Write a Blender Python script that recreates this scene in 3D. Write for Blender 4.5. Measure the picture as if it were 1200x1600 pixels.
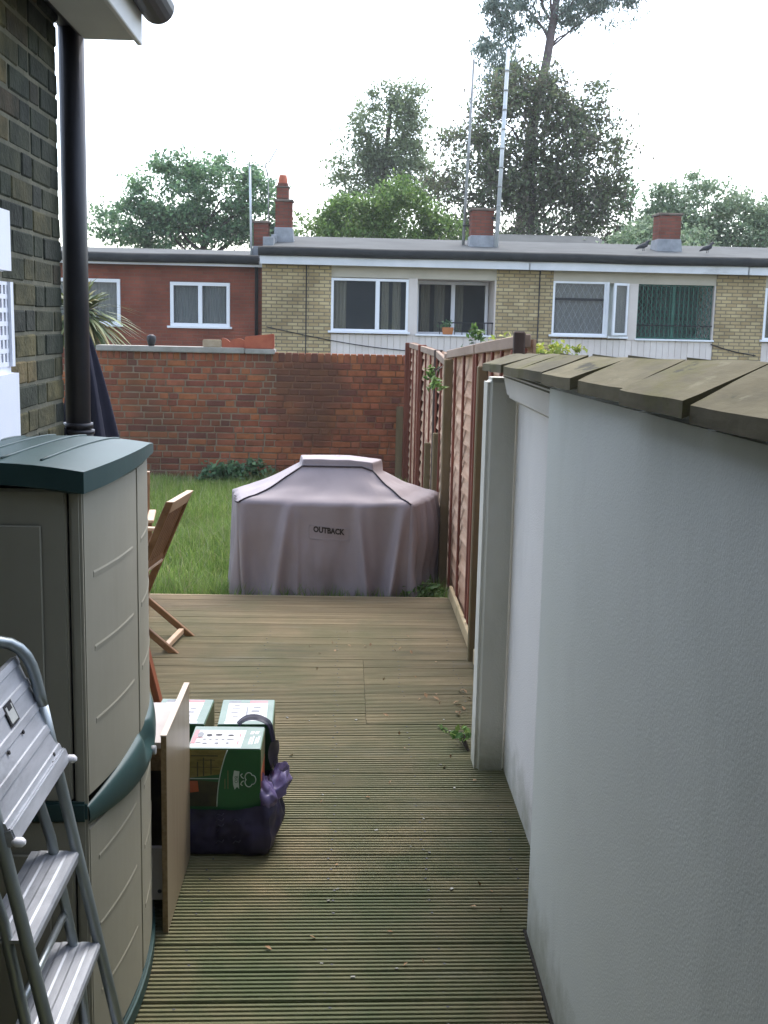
import bpy, bmesh, math, random
import numpy as np
from mathutils import Vector, Matrix, noise
for o in list(bpy.data.objects): bpy.data.objects.remove(o)
SC = bpy.context.scene
COL = SC.collection
R = random.Random(7)
NR = np.random.default_rng(11)
PI = math.pi

# ------------------------------------------------------------------ camera, sky, sun, exposure
cam = bpy.data.cameras.new("camera")
cam.sensor_fit = 'VERTICAL'; cam.sensor_height = 36.0; cam.lens = 40.5
cam.clip_start = 0.05; cam.clip_end = 3000
camo = bpy.data.objects.new("camera", cam); COL.objects.link(camo)
rot = Matrix(((0.99924218, -0.01610276, -0.03543673), (-0.03231492, 0.16431313, -0.98587877), (0.02169809, 0.98627679, 0.16366825)))
camo.matrix_world = Matrix.Translation((0, 0, 1.8)) @ rot.to_4x4()
SC.camera = camo

SUN_EL, SUN_AZ = math.radians(60), math.radians(15)      # azimuth from +Y towards +X
w = bpy.data.worlds.new("World"); SC.world = w; w.use_nodes = True
nt = w.node_tree; nt.nodes.clear()
sky = nt.nodes.new("ShaderNodeTexSky"); sky.sky_type = 'NISHITA'; sky.sun_disc = False
sky.sun_elevation = SUN_EL; sky.sun_rotation = SUN_AZ
sky.air_density = 1.0; sky.dust_density = 2.0; sky.ozone_density = 1.0
hs = nt.nodes.new("ShaderNodeHueSaturation"); hs.inputs['Saturation'].default_value = 0.7
bg = nt.nodes.new("ShaderNodeBackground"); bg.inputs['Strength'].default_value = 0.15
wo = nt.nodes.new("ShaderNodeOutputWorld")
nt.links.new(sky.outputs[0], hs.inputs['Color']); nt.links.new(hs.outputs[0], bg.inputs[0]); nt.links.new(bg.outputs[0], wo.inputs[0])

sl = bpy.data.lights.new("sun", 'SUN'); sl.energy = 0.8; sl.angle = math.radians(25); sl.color = (1.0, 0.95, 0.9)
so = bpy.data.objects.new("sun", sl); COL.objects.link(so)
sd = Vector((math.sin(SUN_AZ) * math.cos(SUN_EL), math.cos(SUN_AZ) * math.cos(SUN_EL), math.sin(SUN_EL)))
so.rotation_euler = sd.to_track_quat('Z', 'Y').to_euler(); so.location = sd * 40

SC.view_settings.view_transform = 'Standard'; SC.view_settings.look = 'None'
SC.view_settings.gamma = 1.0; SC.view_settings.use_curve_mapping = False
SC.view_settings.exposure = 2.05

# ------------------------------------------------------------------ materials
def mat(name, cols, scale=6.0, detail=6.0, rough=0.7, bump=0.0, bscale=60.0, stretch=(1, 1, 1), coord='Position',
        rand=0.0, pick=None, metal=0.0, spec=0.3, stain=None, alpha=1.0, transl=0.0, lo=0.35, hi=0.65, bdist=0.004):
    """cols: two or more colours laid along a noise; pick: colours chosen per object / island; stain: (colour, scale, lo, hi)"""
    m = bpy.data.materials.new(name); m.use_nodes = True
    t = m.node_tree; N = t.nodes; L = t.links
    N.clear()
    out = N.new("ShaderNodeOutputMaterial"); b = N.new("ShaderNodeBsdfPrincipled")
    b.inputs['Roughness'].default_value = rough; b.inputs['Metallic'].default_value = metal
    b.inputs['Specular IOR Level'].default_value = spec
    geo = N.new("ShaderNodeNewGeometry"); oi = N.new("ShaderNodeObjectInfo"); tc = N.new("ShaderNodeTexCoord")
    vec = geo.outputs['Position'] if coord == 'Position' else tc.outputs['Object']
    ra = N.new("ShaderNodeMath"); ra.operation = 'ADD'; L.new(oi.outputs['Random'], ra.inputs[0]); L.new(geo.outputs['Random Per Island'], ra.inputs[1])
    rf = N.new("ShaderNodeMath"); rf.operation = 'FRACT'; L.new(ra.outputs[0], rf.inputs[0])
    if coord == 'Object':
        off = N.new("ShaderNodeVectorMath"); off.operation = 'MULTIPLY_ADD'
        cb = N.new("ShaderNodeCombineXYZ")
        for i in range(3): L.new(rf.outputs[0], cb.inputs[i])
        off.inputs[1].default_value = (37.0, 53.0, 71.0); L.new(cb.outputs[0], off.inputs[0]); L.new(vec, off.inputs[2]); vec = off.outputs[0]
    mp = N.new("ShaderNodeMapping"); mp.inputs['Scale'].default_value = stretch; L.new(vec, mp.inputs[0])
    n1 = N.new("ShaderNodeTexNoise"); n1.inputs['Scale'].default_value = scale; n1.inputs['Detail'].default_value = detail; n1.inputs['Roughness'].default_value = 0.62
    L.new(mp.outputs[0], n1.inputs['Vector'])
    def ramp(cs, lo_, hi_, const=False):
        r = N.new("ShaderNodeValToRGB"); e = r.color_ramp.elements
        while len(e) < len(cs): e.new(0.5)
        for i, c in enumerate(cs):
            e[i].position = (i / len(cs)) if const else lo_ + (hi_ - lo_) * i / max(1, len(cs) - 1)
            e[i].color = (*c, 1)
        if const: r.color_ramp.interpolation = 'CONSTANT'
        return r
    r1 = ramp(cols, lo, hi); L.new(n1.outputs['Fac'], r1.inputs[0])
    col = r1.outputs[0]
    if pick:
        r2 = ramp(pick, 0, 1, True); L.new(rf.outputs[0], r2.inputs[0])
        mx = N.new("ShaderNodeMix"); mx.data_type = 'RGBA'; mx.blend_type = 'MULTIPLY'; mx.inputs['Factor'].default_value = 1.0
        L.new(r2.outputs[0], mx.inputs[6]); L.new(col, mx.inputs[7]); col = mx.outputs[2]
    if rand:
        mr = N.new("ShaderNodeMapRange"); mr.inputs[3].default_value = 1 - rand; mr.inputs[4].default_value = 1 + rand
        ml = N.new("ShaderNodeMath"); ml.operation = 'MULTIPLY'; ml.inputs[1].default_value = 7.31; L.new(rf.outputs[0], ml.inputs[0])
        mf = N.new("ShaderNodeMath"); mf.operation = 'FRACT'; L.new(ml.outputs[0], mf.inputs[0]); L.new(mf.outputs[0], mr.inputs[0])
        hv = N.new("ShaderNodeHueSaturation"); L.new(mr.outputs[0], hv.inputs['Value']); L.new(col, hv.inputs['Color']); col = hv.outputs[0]
    for st in (stain or []):
        sc_, ss, slo, shi, sstr = st[1], st[4] if len(st) > 4 else (1, 1, 1), st[2], st[3], st[5] if len(st) > 5 else 1.0
        mp2 = N.new("ShaderNodeMapping"); mp2.inputs['Scale'].default_value = ss; L.new(geo.outputs['Position'], mp2.inputs[0])
        n2 = N.new("ShaderNodeTexNoise"); n2.inputs['Scale'].default_value = sc_; n2.inputs['Detail'].default_value = 7; n2.inputs['Roughness'].default_value = 0.65
        L.new(mp2.outputs[0], n2.inputs['Vector'])
        m2 = N.new("ShaderNodeMapRange"); m2.inputs[1].default_value = slo; m2.inputs[2].default_value = shi; m2.inputs[4].default_value = sstr
        L.new(n2.outputs['Fac'], m2.inputs[0])
        mx = N.new("ShaderNodeMix"); mx.data_type = 'RGBA'; L.new(m2.outputs[0], mx.inputs['Factor']); L.new(col, mx.inputs[6]); mx.inputs[7].default_value = (*st[0], 1)
        col = mx.outputs[2]
    L.new(col, b.inputs['Base Color'])
    if bump:
        n3 = N.new("ShaderNodeTexNoise"); n3.inputs['Scale'].default_value = bscale; n3.inputs['Detail'].default_value = 5
        L.new(mp.outputs[0], n3.inputs['Vector'])
        bp = N.new("ShaderNodeBump"); bp.inputs['Strength'].default_value = bump; bp.inputs['Distance'].default_value = bdist
        L.new(n3.outputs['Fac'], bp.inputs['Height']); L.new(bp.outputs[0], b.inputs['Normal'])
    sh = b.outputs[0]
    if transl:
        tr = N.new("ShaderNodeBsdfTranslucent"); L.new(col, tr.inputs[0])
        ms = N.new("ShaderNodeMixShader"); ms.inputs[0].default_value = transl; L.new(sh, ms.inputs[1]); L.new(tr.outputs[0], ms.inputs[2]); sh = ms.outputs[0]
    if alpha < 1:
        b.inputs['Alpha'].default_value = alpha
    L.new(sh, out.inputs[0])
    return m

def glass_mat(name, col, rough=0.03):
    m = bpy.data.materials.new(name); m.use_nodes = True
    b = m.node_tree.nodes['Principled BSDF']
    b.inputs['Base Color'].default_value = (*col, 1); b.inputs['Roughness'].default_value = rough
    b.inputs['Specular IOR Level'].default_value = 0.5; b.inputs['Alpha'].default_value = 0.42
    return m

def brick_tex(name, c1, c2, cm, w_=0.225, h_=0.075, mo=0.011):
    m = bpy.data.materials.new(name); m.use_nodes = True
    t = m.node_tree; N = t.nodes; L = t.links; b = N['Principled BSDF']; b.inputs['Roughness'].default_value = 0.9; b.inputs['Specular IOR Level'].default_value = 0.1
    geo = N.new("ShaderNodeNewGeometry"); sp = N.new("ShaderNodeSeparateXYZ"); L.new(geo.outputs['Position'], sp.inputs[0])
    ad = N.new("ShaderNodeMath"); ad.operation = 'ADD'; L.new(sp.outputs[0], ad.inputs[0]); L.new(sp.outputs[1], ad.inputs[1])
    cb = N.new("ShaderNodeCombineXYZ"); L.new(ad.outputs[0], cb.inputs[0]); L.new(sp.outputs[2], cb.inputs[1])
    bt = N.new("ShaderNodeTexBrick"); bt.inputs['Scale'].default_value = 1.0; bt.inputs['Brick Width'].default_value = w_; bt.inputs['Row Height'].default_value = h_
    bt.inputs['Mortar Size'].default_value = mo; bt.inputs['Mortar Smooth'].default_value = 0.3; bt.inputs['Bias'].default_value = 0.0
    bt.inputs[1].default_value = (*c1, 1); bt.inputs[2].default_value = (*c2, 1); bt.inputs[3].default_value = (*cm, 1)
    L.new(cb.outputs[0], bt.inputs[0])
    ns = N.new("ShaderNodeTexNoise"); ns.inputs['Scale'].default_value = 1.7; ns.inputs['Detail'].default_value = 8; L.new(geo.outputs['Position'], ns.inputs[0])
    mr = N.new("ShaderNodeMapRange"); mr.inputs[1].default_value = 0.3; mr.inputs[2].default_value = 0.7; mr.inputs[3].default_value = 0.72; mr.inputs[4].default_value = 1.2; L.new(ns.outputs[0], mr.inputs[0])
    hv = N.new("ShaderNodeHueSaturation"); L.new(bt.outputs[0], hv.inputs['Color']); L.new(mr.outputs[0], hv.inputs['Value'])
    L.new(hv.outputs[0], b.inputs['Base Color'])
    bp = N.new("ShaderNodeBump"); bp.inputs['Strength'].default_value = 0.6; bp.inputs['Distance'].default_value = 0.008; bp.invert = True
    L.new(bt.outputs['Fac'], bp.inputs['Height']); L.new(bp.outputs[0], b.inputs['Normal'])
    return m

K = {}
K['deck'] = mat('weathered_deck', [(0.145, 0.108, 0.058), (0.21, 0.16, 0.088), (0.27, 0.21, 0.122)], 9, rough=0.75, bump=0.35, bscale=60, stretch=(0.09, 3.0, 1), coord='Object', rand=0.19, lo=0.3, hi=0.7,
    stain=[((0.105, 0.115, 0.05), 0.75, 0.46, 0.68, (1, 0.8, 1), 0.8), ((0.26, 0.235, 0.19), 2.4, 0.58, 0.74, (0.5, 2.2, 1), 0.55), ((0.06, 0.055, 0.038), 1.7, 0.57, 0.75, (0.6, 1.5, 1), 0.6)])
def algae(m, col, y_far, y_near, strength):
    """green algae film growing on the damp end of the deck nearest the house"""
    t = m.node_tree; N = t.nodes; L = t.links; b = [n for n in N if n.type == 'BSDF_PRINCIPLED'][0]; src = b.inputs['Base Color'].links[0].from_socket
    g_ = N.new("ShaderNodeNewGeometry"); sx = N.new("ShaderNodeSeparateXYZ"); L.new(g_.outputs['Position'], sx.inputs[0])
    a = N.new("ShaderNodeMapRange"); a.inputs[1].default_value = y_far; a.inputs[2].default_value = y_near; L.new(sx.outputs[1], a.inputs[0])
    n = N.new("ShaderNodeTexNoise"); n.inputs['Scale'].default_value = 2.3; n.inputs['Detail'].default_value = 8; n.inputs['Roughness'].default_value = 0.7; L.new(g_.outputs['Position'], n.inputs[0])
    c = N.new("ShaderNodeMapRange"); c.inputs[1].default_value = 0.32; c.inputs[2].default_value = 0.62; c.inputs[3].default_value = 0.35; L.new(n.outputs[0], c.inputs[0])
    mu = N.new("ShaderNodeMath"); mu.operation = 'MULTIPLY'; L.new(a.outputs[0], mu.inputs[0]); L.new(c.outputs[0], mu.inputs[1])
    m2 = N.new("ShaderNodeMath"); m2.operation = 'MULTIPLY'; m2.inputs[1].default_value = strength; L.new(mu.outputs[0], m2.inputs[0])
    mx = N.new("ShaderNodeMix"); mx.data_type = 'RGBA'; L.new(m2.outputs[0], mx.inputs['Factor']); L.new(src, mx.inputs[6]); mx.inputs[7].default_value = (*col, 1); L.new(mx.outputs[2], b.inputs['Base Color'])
def foot_stain(m, col, z_hi, z_lo, strength):
    """dirt splash and algae along the foot of a wall"""
    t = m.node_tree; N = t.nodes; L = t.links; b = [n for n in N if n.type == 'BSDF_PRINCIPLED'][0]; src = b.inputs['Base Color'].links[0].from_socket
    g_ = N.new("ShaderNodeNewGeometry"); sx = N.new("ShaderNodeSeparateXYZ"); L.new(g_.outputs['Position'], sx.inputs[0])
    n = N.new("ShaderNodeTexNoise"); n.inputs['Scale'].default_value = 7; n.inputs['Detail'].default_value = 8; n.inputs['Roughness'].default_value = 0.7; L.new(g_.outputs['Position'], n.inputs[0])
    c = N.new("ShaderNodeMapRange"); c.inputs[1].default_value = 0.3; c.inputs[2].default_value = 0.7; c.inputs[3].default_value = -0.10; c.inputs[4].default_value = 0.10; L.new(n.outputs[0], c.inputs[0])
    ad = N.new("ShaderNodeMath"); ad.operation = 'ADD'; L.new(sx.outputs[2], ad.inputs[0]); L.new(c.outputs[0], ad.inputs[1])
    a = N.new("ShaderNodeMapRange"); a.inputs[1].default_value = z_hi; a.inputs[2].default_value = z_lo; a.inputs[4].default_value = strength; L.new(ad.outputs[0], a.inputs[0])
    mx = N.new("ShaderNodeMix"); mx.data_type = 'RGBA'; L.new(a.outputs[0], mx.inputs['Factor']); L.new(src, mx.inputs[6]); mx.inputs[7].default_value = (*col, 1); L.new(mx.outputs[2], b.inputs['Base Color'])
algae(K['deck'], (0.052, 0.072, 0.027), 7.4, 3.4, 0.93)  # algae green with the house's shade mixed into the near boards' colour
K['joist'] = mat('dark_joists', [(0.012, 0.011, 0.008), (0.03, 0.026, 0.018)], 8, rough=0.95)
K['soil'] = mat('soil', [(0.03, 0.026, 0.016), (0.05, 0.05, 0.022)], 4, rough=1.0)
K['ground'] = mat('ground', [(0.05, 0.06, 0.03), (0.08, 0.08, 0.05)], 0.3, rough=1.0)
K['render'] = mat('masonry_paint', [(0.575, 0.60, 0.56), (0.605, 0.63, 0.595)], 1.6, rough=0.85, bump=0.45, bscale=190, bdist=0.002,
    stain=[((0.36, 0.38, 0.34), 1.0, 0.50, 0.75, (1, 1, 0.35), 0.6), ((0.36, 0.39, 0.32), 1.6, 0.58, 0.8, (1, 1, 0.6), 0.4), ((0.56, 0.57, 0.55), 4.0, 0.6, 0.75, (1, 1, 1), 0.6)])
K['render_clean'] = mat('clean_masonry_paint', [(0.60, 0.58, 0.555), (0.64, 0.62, 0.595)], 1.6, rough=0.85, bump=0.5, bscale=170, bdist=0.003, stain=[((0.42, 0.41, 0.38), 2.0, 0.58, 0.8, (1, 1, 0.35), 0.5)])
K['render_cream'] = mat('cream_masonry_paint', [(0.50, 0.49, 0.43), (0.55, 0.54, 0.48)], 1.6, rough=0.85, bump=0.5, bscale=170, bdist=0.003, stain=[((0.30, 0.31, 0.22), 2.4, 0.56, 0.8, (1, 1, 0.4), 0.5)])
for k_ in ('render', 'render_clean', 'render_cream'): foot_stain(K[k_], (0.17, 0.175, 0.10), 0.22, -0.04, 0.7)
K['slab'] = mat('coping_concrete', [(0.06678, 0.05875, 0.02987), (0.08777, 0.07619, 0.0387), (0.1068, 0.09364, 0.05024)], 14, detail=6, rough=0.95, bump=0.5, bscale=40, rand=0.2, stretch=(1, 0.3, 1),
    stain=[((0.07441, 0.06977, 0.01358), 4, 0.53, 0.62, (1, 0.4, 1), 0.75), ((0.02099, 0.01928, 0.01086), 8, 0.60, 0.65, (1, 0.4, 1), 0.9), ((0.1526, 0.1423, 0.08823), 18, 0.64, 0.70, (1, 0.4, 1), 0.5)])
K['lbrick'] = mat('stock_brick', [(0.3554, 0.3958, 0.3388), (1.15, 1.1, 1.05)], 14, rough=0.92, bump=0.8, bscale=70, bdist=0.006,
    pick=[(0.03554, 0.04318, 0.03079), (0.04843, 0.05397, 0.03388), (0.1033, 0.09355, 0.04618), (0.0323, 0.03743, 0.03079), (0.07106, 0.06836, 0.03697), (0.1355, 0.1079, 0.05236), (0.04199, 0.05036, 0.03388), (0.06459, 0.05036, 0.03079)],
    stain=[((0.02262, 0.02878, 0.02217), 1.4, 0.46, 0.62, (1, 1, 1), 0.6)])
K['lmortar'] = mat('old_mortar', [(0.09282, 0.09177, 0.06737), (0.1474, 0.142, 0.1037)], 9, rough=1.0, bump=0.8, bscale=60)
K['rbrick'] = mat('red_brick', [(0.7332, 0.7557, 0.7303), (1.15, 1.12, 1.1)], 12, rough=0.92, bump=0.6, bscale=60,
    pick=[(0.2514, 0.08097, 0.04173), (0.3037, 0.1026, 0.04695), (0.2095, 0.07017, 0.04382), (0.3456, 0.1242, 0.05216), (0.2723, 0.09177, 0.04695), (0.1571, 0.05938, 0.04173), (0.2409, 0.08637, 0.04695), (0.3142, 0.108, 0.05738)],
    stain=[((0.08903, 0.04858, 0.0313), 0.75, 0.52, 0.66, (1, 1, 1), 0.75)])
K['rmortar'] = mat('red_wall_mortar', [(0.1944, 0.1452, 0.09274), (0.288, 0.2281, 0.159)], 6, rough=1.0, bump=0.6, bscale=50)
K['rmortar_dark'] = mat('red_wall_mortar_sooty', [(0.13, 0.065, 0.0416), (0.247, 0.13, 0.078)], 4, rough=1.0, bump=0.6, bscale=50)
K['coping'] = mat('wall_coping_stone', [(0.26, 0.25, 0.215), (0.36, 0.34, 0.30)], 6, rough=0.95, bump=0.5)
K['ybrick'] = brick_tex('yellow_brick', (0.50, 0.40, 0.22), (0.36, 0.265, 0.135), (0.21, 0.175, 0.115), mo=0.013)
K['redhouse'] = brick_tex('red_house_brick', (0.235, 0.075, 0.045), (0.195, 0.062, 0.04), (0.17, 0.085, 0.06), mo=0.009)
K['chimbrick'] = brick_tex('chimney_brick', (0.22, 0.075, 0.05), (0.17, 0.06, 0.042), (0.13, 0.08, 0.06))
K['felt'] = mat('roof_felt', [(0.0648, 0.06912, 0.06696), (0.0918, 0.0972, 0.09396)], 1.2, rough=0.95, bump=0.3, bscale=9, stain=[((0.0486, 0.05184, 0.04968), 0.8, 0.55, 0.7, (1, 1, 1), 0.7)])
K['feltedge'] = mat('roof_felt_edge', [(0.018, 0.02, 0.02), (0.03, 0.032, 0.032)], 3, rough=0.8)
K['fascia'] = mat('white_fascia', [(0.60, 0.61, 0.62), (0.70, 0.70, 0.71)], 2, rough=0.6, stain=[((0.35, 0.34, 0.32), 2.5, 0.6, 0.75, (0.4, 1, 1), 0.5)])
K['upvc'] = mat('white_window_plastic', [(0.76, 0.77, 0.80), (0.80, 0.81, 0.83)], 2, rough=0.35)
K['cream'] = mat('cream_cladding', [(0.62, 0.55, 0.50), (0.68, 0.62, 0.57)], 2, rough=0.7, rand=0.04)
K['creamband'] = mat('cream_render', [(0.45, 0.41, 0.33), (0.52, 0.47, 0.39)], 2, rough=0.85)
K['glass'] = glass_mat('window_glass', (0.05, 0.06, 0.065))
K['darkroom'] = mat('dark_interior', [(0.0352, 0.0374, 0.0374), (0.088, 0.0924, 0.0924)], 1.1, rough=0.9)
K['net'] = mat('net_curtain', [(0.702, 0.7488, 0.7176), (0.9672, 0.9984, 0.9516)], 9, rough=0.95, stretch=(3, 1, 0.25))
K['curtain'] = mat('cream_curtain', [(0.702, 0.6552, 0.4836), (1.014, 0.9516, 0.7332)], 9, rough=0.95, stretch=(3, 1, 0.1))
K['gategreen'] = mat('green_gate_metal', [(0.02, 0.085, 0.06), (0.035, 0.12, 0.09)], 4, rough=0.5)
K['blackmetal'] = mat('black_metal', [(0.015, 0.015, 0.017), (0.03, 0.03, 0.032)], 6, rough=0.5)
K['pipe'] = mat('black_pipe_plastic', [(0.010, 0.011, 0.016), (0.018, 0.018, 0.024)], 9, rough=0.42, spec=0.4, bump=0.1)
K['lead'] = mat('grey_lead', [(0.20, 0.21, 0.22), (0.30, 0.31, 0.32)], 5, rough=0.7)
K['chimcap'] = mat('chimney_cap', [(0.11, 0.09, 0.075), (0.18, 0.14, 0.11)], 5, rough=0.95)
K['terracotta'] = mat('terracotta', [(0.30, 0.075, 0.04), (0.38, 0.11, 0.055)], 8, rough=0.8)
K['terra_pot'] = mat('orange_pot', [(0.42, 0.16, 0.06), (0.5, 0.2, 0.08)], 8, rough=0.8)
K['palebrick'] = mat('pale_brick', [(0.33, 0.26, 0.17), (0.42, 0.34, 0.24)], 14, rough=0.95, bump=0.5)
K['galv'] = mat('galvanised_pole', [(0.50, 0.53, 0.53), (0.66, 0.68, 0.68)], 3, rough=0.5, metal=0.3, stretch=(1, 1, 0.7))
K['oldpole'] = mat('weathered_pole', [(0.20, 0.20, 0.19), (0.42, 0.43, 0.42)], 1.5, rough=0.7, stretch=(1, 1, 1.5))
K['soffit'] = mat('grey_soffit', [(0.50, 0.51, 0.50), (0.56, 0.57, 0.56)], 3, rough=0.7)
K['gutter'] = mat('dark_gutter', [(0.022, 0.024, 0.034), (0.035, 0.036, 0.046)], 5, rough=0.45)
K['rooftile'] = mat('slate', [(0.06, 0.06, 0.065), (0.10, 0.10, 0.105)], 4, rough=0.8)
K['whitebox'] = mat('white_enamel', [(0.74, 0.76, 0.83), (0.80, 0.81, 0.86)], 3, rough=0.45)
K['holes'] = mat('vent_dark', [(0.006, 0.006, 0.014), (0.012, 0.012, 0.02)], 3, rough=0.9)
K['shed'] = mat('beige_plastic', [(0.2648, 0.2509, 0.1935), (0.297, 0.2807, 0.2189)], 3, rough=0.55, bump=0.12, bscale=350, bdist=0.001,
    stain=[((0.2131, 0.2049, 0.1497), 2.2, 0.55, 0.8, (1, 1, 0.5), 0.5)])
K['shedgreen'] = mat('dark_green_plastic', [(0.009432, 0.03895, 0.0379), (0.01452, 0.0525, 0.05)], 4, rough=0.48, spec=0.45, bump=0.15, bscale=300, bdist=0.001, stain=[((0.02903, 0.06605, 0.06451), 3, 0.55, 0.75, (1, 1, 1), 0.5)])
K['shedgap'] = mat('door_gap', [(0.012, 0.012, 0.011), (0.018, 0.018, 0.016)], 3, rough=0.95)
K['alu'] = mat('aluminium_tube', [(0.2881, 0.3236, 0.3307), (0.4059, 0.4475, 0.4523)], 7, rough=0.42, metal=0.85, stretch=(1, 1, 0.3), bump=0.1, bscale=40, stain=[((0.3405, 0.3718, 0.378), 5, 0.58, 0.72, (1, 1, 1), 0.5)])
K['tread'] = mat('scuffed_aluminium', [(0.2869, 0.3042, 0.3328), (0.459, 0.4819, 0.522)], 16, rough=0.48, metal=0.55, stretch=(1, 0.2, 1), bump=0.25, bscale=80, bdist=0.001, stain=[((0.1951, 0.2066, 0.2238), 9, 0.58, 0.7, (1, 0.6, 1), 0.6)])
K['whitecap'] = mat('white_plastic_cap', [(0.70, 0.70, 0.72), (0.76, 0.76, 0.78)], 4, rough=0.4)
K['label'] = mat('label_grey', [(0.33, 0.35, 0.35), (0.42, 0.44, 0.42)], 30, rough=0.5)
K['black'] = mat('black_print', [(0.012, 0.012, 0.016), (0.02, 0.02, 0.022)], 8, rough=0.6)
K['laminate'] = mat('beech_laminate', [(0.2251, 0.1739, 0.1125), (0.2796, 0.2251, 0.1535)], 7, rough=0.38, spec=0.4, stretch=(1, 6, 0.35), coord='Position')
K['lamedge'] = mat('laminate_edge', [(0.4464, 0.36, 0.288), (0.5184, 0.432, 0.3528)], 9, rough=0.5, stretch=(3, 0.3, 1))
K['chip'] = mat('chipboard_edge', [(0.15, 0.10, 0.045), (0.22, 0.155, 0.08)], 90, rough=0.9)
K['paleboard'] = mat('pale_board', [(0.36, 0.33, 0.318), (0.408, 0.378, 0.36)], 6, rough=0.6)
K['teak'] = mat('chair_wood', [(0.14, 0.0665, 0.0245), (0.21, 0.1085, 0.0455)], 12, rough=0.5, stretch=(1, 1, 1), coord='Position', bump=0.1, stain=[((0.266, 0.1645, 0.091), 7, 0.6, 0.72, (1, 1, 0.5), 0.5)])
K['teaklight'] = mat('chair_wood_light', [(0.408, 0.2805, 0.1785), (0.493, 0.357, 0.2465)], 9, rough=0.55)
K['redwood'] = mat('red_stained_wood', [(0.20, 0.055, 0.025), (0.27, 0.085, 0.04)], 9, rough=0.55, stretch=(1, 1, 0.3))
K['navy'] = mat('navy_canvas', [(0.012, 0.013, 0.026), (0.02, 0.02, 0.036)], 5, rough=0.85, bump=0.2, bscale=200)
K['cover'] = mat('taupe_canvas', [(0.2626, 0.2226, 0.2304), (0.2993, 0.256, 0.2633)], 2.5, rough=0.6, spec=0.35, bump=0.25, bscale=420, bdist=0.001, stain=[((0.2101, 0.1807, 0.1821), 3.0, 0.55, 0.75, (1, 1, 0.5), 0.5)])
K['piping'] = mat('dark_piping', [(0.03, 0.022, 0.028), (0.05, 0.04, 0.045)], 8, rough=0.7)
K['coverprint'] = mat('cover_print', [(0.028, 0.024, 0.022), (0.045, 0.038, 0.035)], 60, rough=0.8)
K['patch'] = mat('cover_patch', [(0.2554, 0.224, 0.233), (0.2894, 0.2542, 0.2642)], 4, rough=0.62)
K['fslat'] = mat('pale_lap_slat', [(0.356, 0.2101, 0.1338), (0.4503, 0.2883, 0.19), (0.5235, 0.3617, 0.2504)], 8, rough=0.85, stretch=(1, 0.25, 2), coord='Object', rand=0.14, bump=0.3, stain=[((0.2094, 0.1466, 0.07772), 2.2, 0.55, 0.72, (1, 1, 0.4), 0.6)])
K['fbatten'] = mat('red_stained_batten', [(0.1403, 0.0462, 0.02964), (0.2244, 0.07425, 0.0456)], 9, rough=0.8, stretch=(1, 1, 0.2), rand=0.15, coord='Object')
K['fpost'] = mat('mossy_post', [(0.1313, 0.0975, 0.0525), (0.2125, 0.1562, 0.0875)], 8, rough=0.9, stretch=(1, 1, 0.15), bump=0.4, rand=0.1, stain=[((0.1187, 0.125, 0.04375), 2.2, 0.48, 0.68, (1, 1, 0.5), 0.7)])
K['frail'] = mat('weathered_rail', [(0.22, 0.1568, 0.1139), (0.319, 0.2351, 0.1782)], 8, rough=0.9, stretch=(1, 0.2, 1))
K['fpostdark'] = mat('dark_end_post', [(0.045, 0.03, 0.024), (0.075, 0.05, 0.04)], 8, rough=0.9, stretch=(1, 1, 0.2))
K['gravelbd'] = mat('pale_gravel_board', [(0.33, 0.25, 0.14), (0.43, 0.34, 0.20)], 8, rough=0.9, stretch=(1, 0.2, 1), stain=[((0.13, 0.13, 0.05), 4, 0.5, 0.7, (1, 1, 1), 0.5)])
K['boxgreen'] = mat('green_carton', [(0.008, 0.075, 0.022), (0.012, 0.095, 0.03)], 6, rough=0.42, spec=0.4)
K['boxpale'] = mat('pale_green_carton_top', [(0.15, 0.21, 0.185), (0.185, 0.25, 0.22)], 12, rough=0.5)
K['boxwhite'] = mat('white_print', [(0.429, 0.429, 0.44), (0.462, 0.462, 0.4675)], 6, rough=0.45)
K['boxgrey'] = mat('grey_print', [(0.154, 0.165, 0.1815), (0.22, 0.231, 0.2475)], 60, rough=0.6)
K['boxpink'] = mat('pink_print', [(0.372, 0.144, 0.156), (0.42, 0.204, 0.21)], 12, rough=0.5)
K['boxyellow'] = mat('straw_picture', [(0.10, 0.085, 0.018), (0.20, 0.165, 0.05)], 16, rough=0.5, stretch=(1, 1, 3))
K['boxdark'] = mat('dark_picture', [(0.02, 0.022, 0.012), (0.055, 0.05, 0.02)], 12, rough=0.5)
K['boxorange'] = mat('orange_print', [(0.30, 0.065, 0.02), (0.40, 0.11, 0.05)], 10, rough=0.5)
K['boxlogo'] = mat('pale_logo', [(0.36, 0.43, 0.38), (0.42, 0.50, 0.44)], 8, rough=0.5)
K['boxside'] = mat('carton_side', [(0.10, 0.11, 0.05), (0.16, 0.16, 0.08)], 6, rough=0.6)
K['bag'] = mat('purple_bag', [(0.01028, 0.008481, 0.02827), (0.0257, 0.02005, 0.05656)], 12, rough=0.5, spec=0.35, alpha=0.93)
K['bagpurple'] = mat('purple_bag_thin', [(0.0867, 0.0663, 0.1734), (0.1734, 0.1428, 0.2856)], 14, rough=0.3, spec=0.5, alpha=0.9, transl=0.25)
K['bagprint'] = mat('bag_print', [(0.03, 0.028, 0.05), (0.045, 0.042, 0.07)], 30, rough=0.5)
def leafmat(name, pick, rand=0.25, transl=0.42, rough=0.55):
    return mat(name, [(0.8, 0.8, 0.8), (1.15, 1.15, 1.1)], 0.6, rough=rough, pick=pick, rand=rand, transl=transl, spec=0.25)
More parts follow.
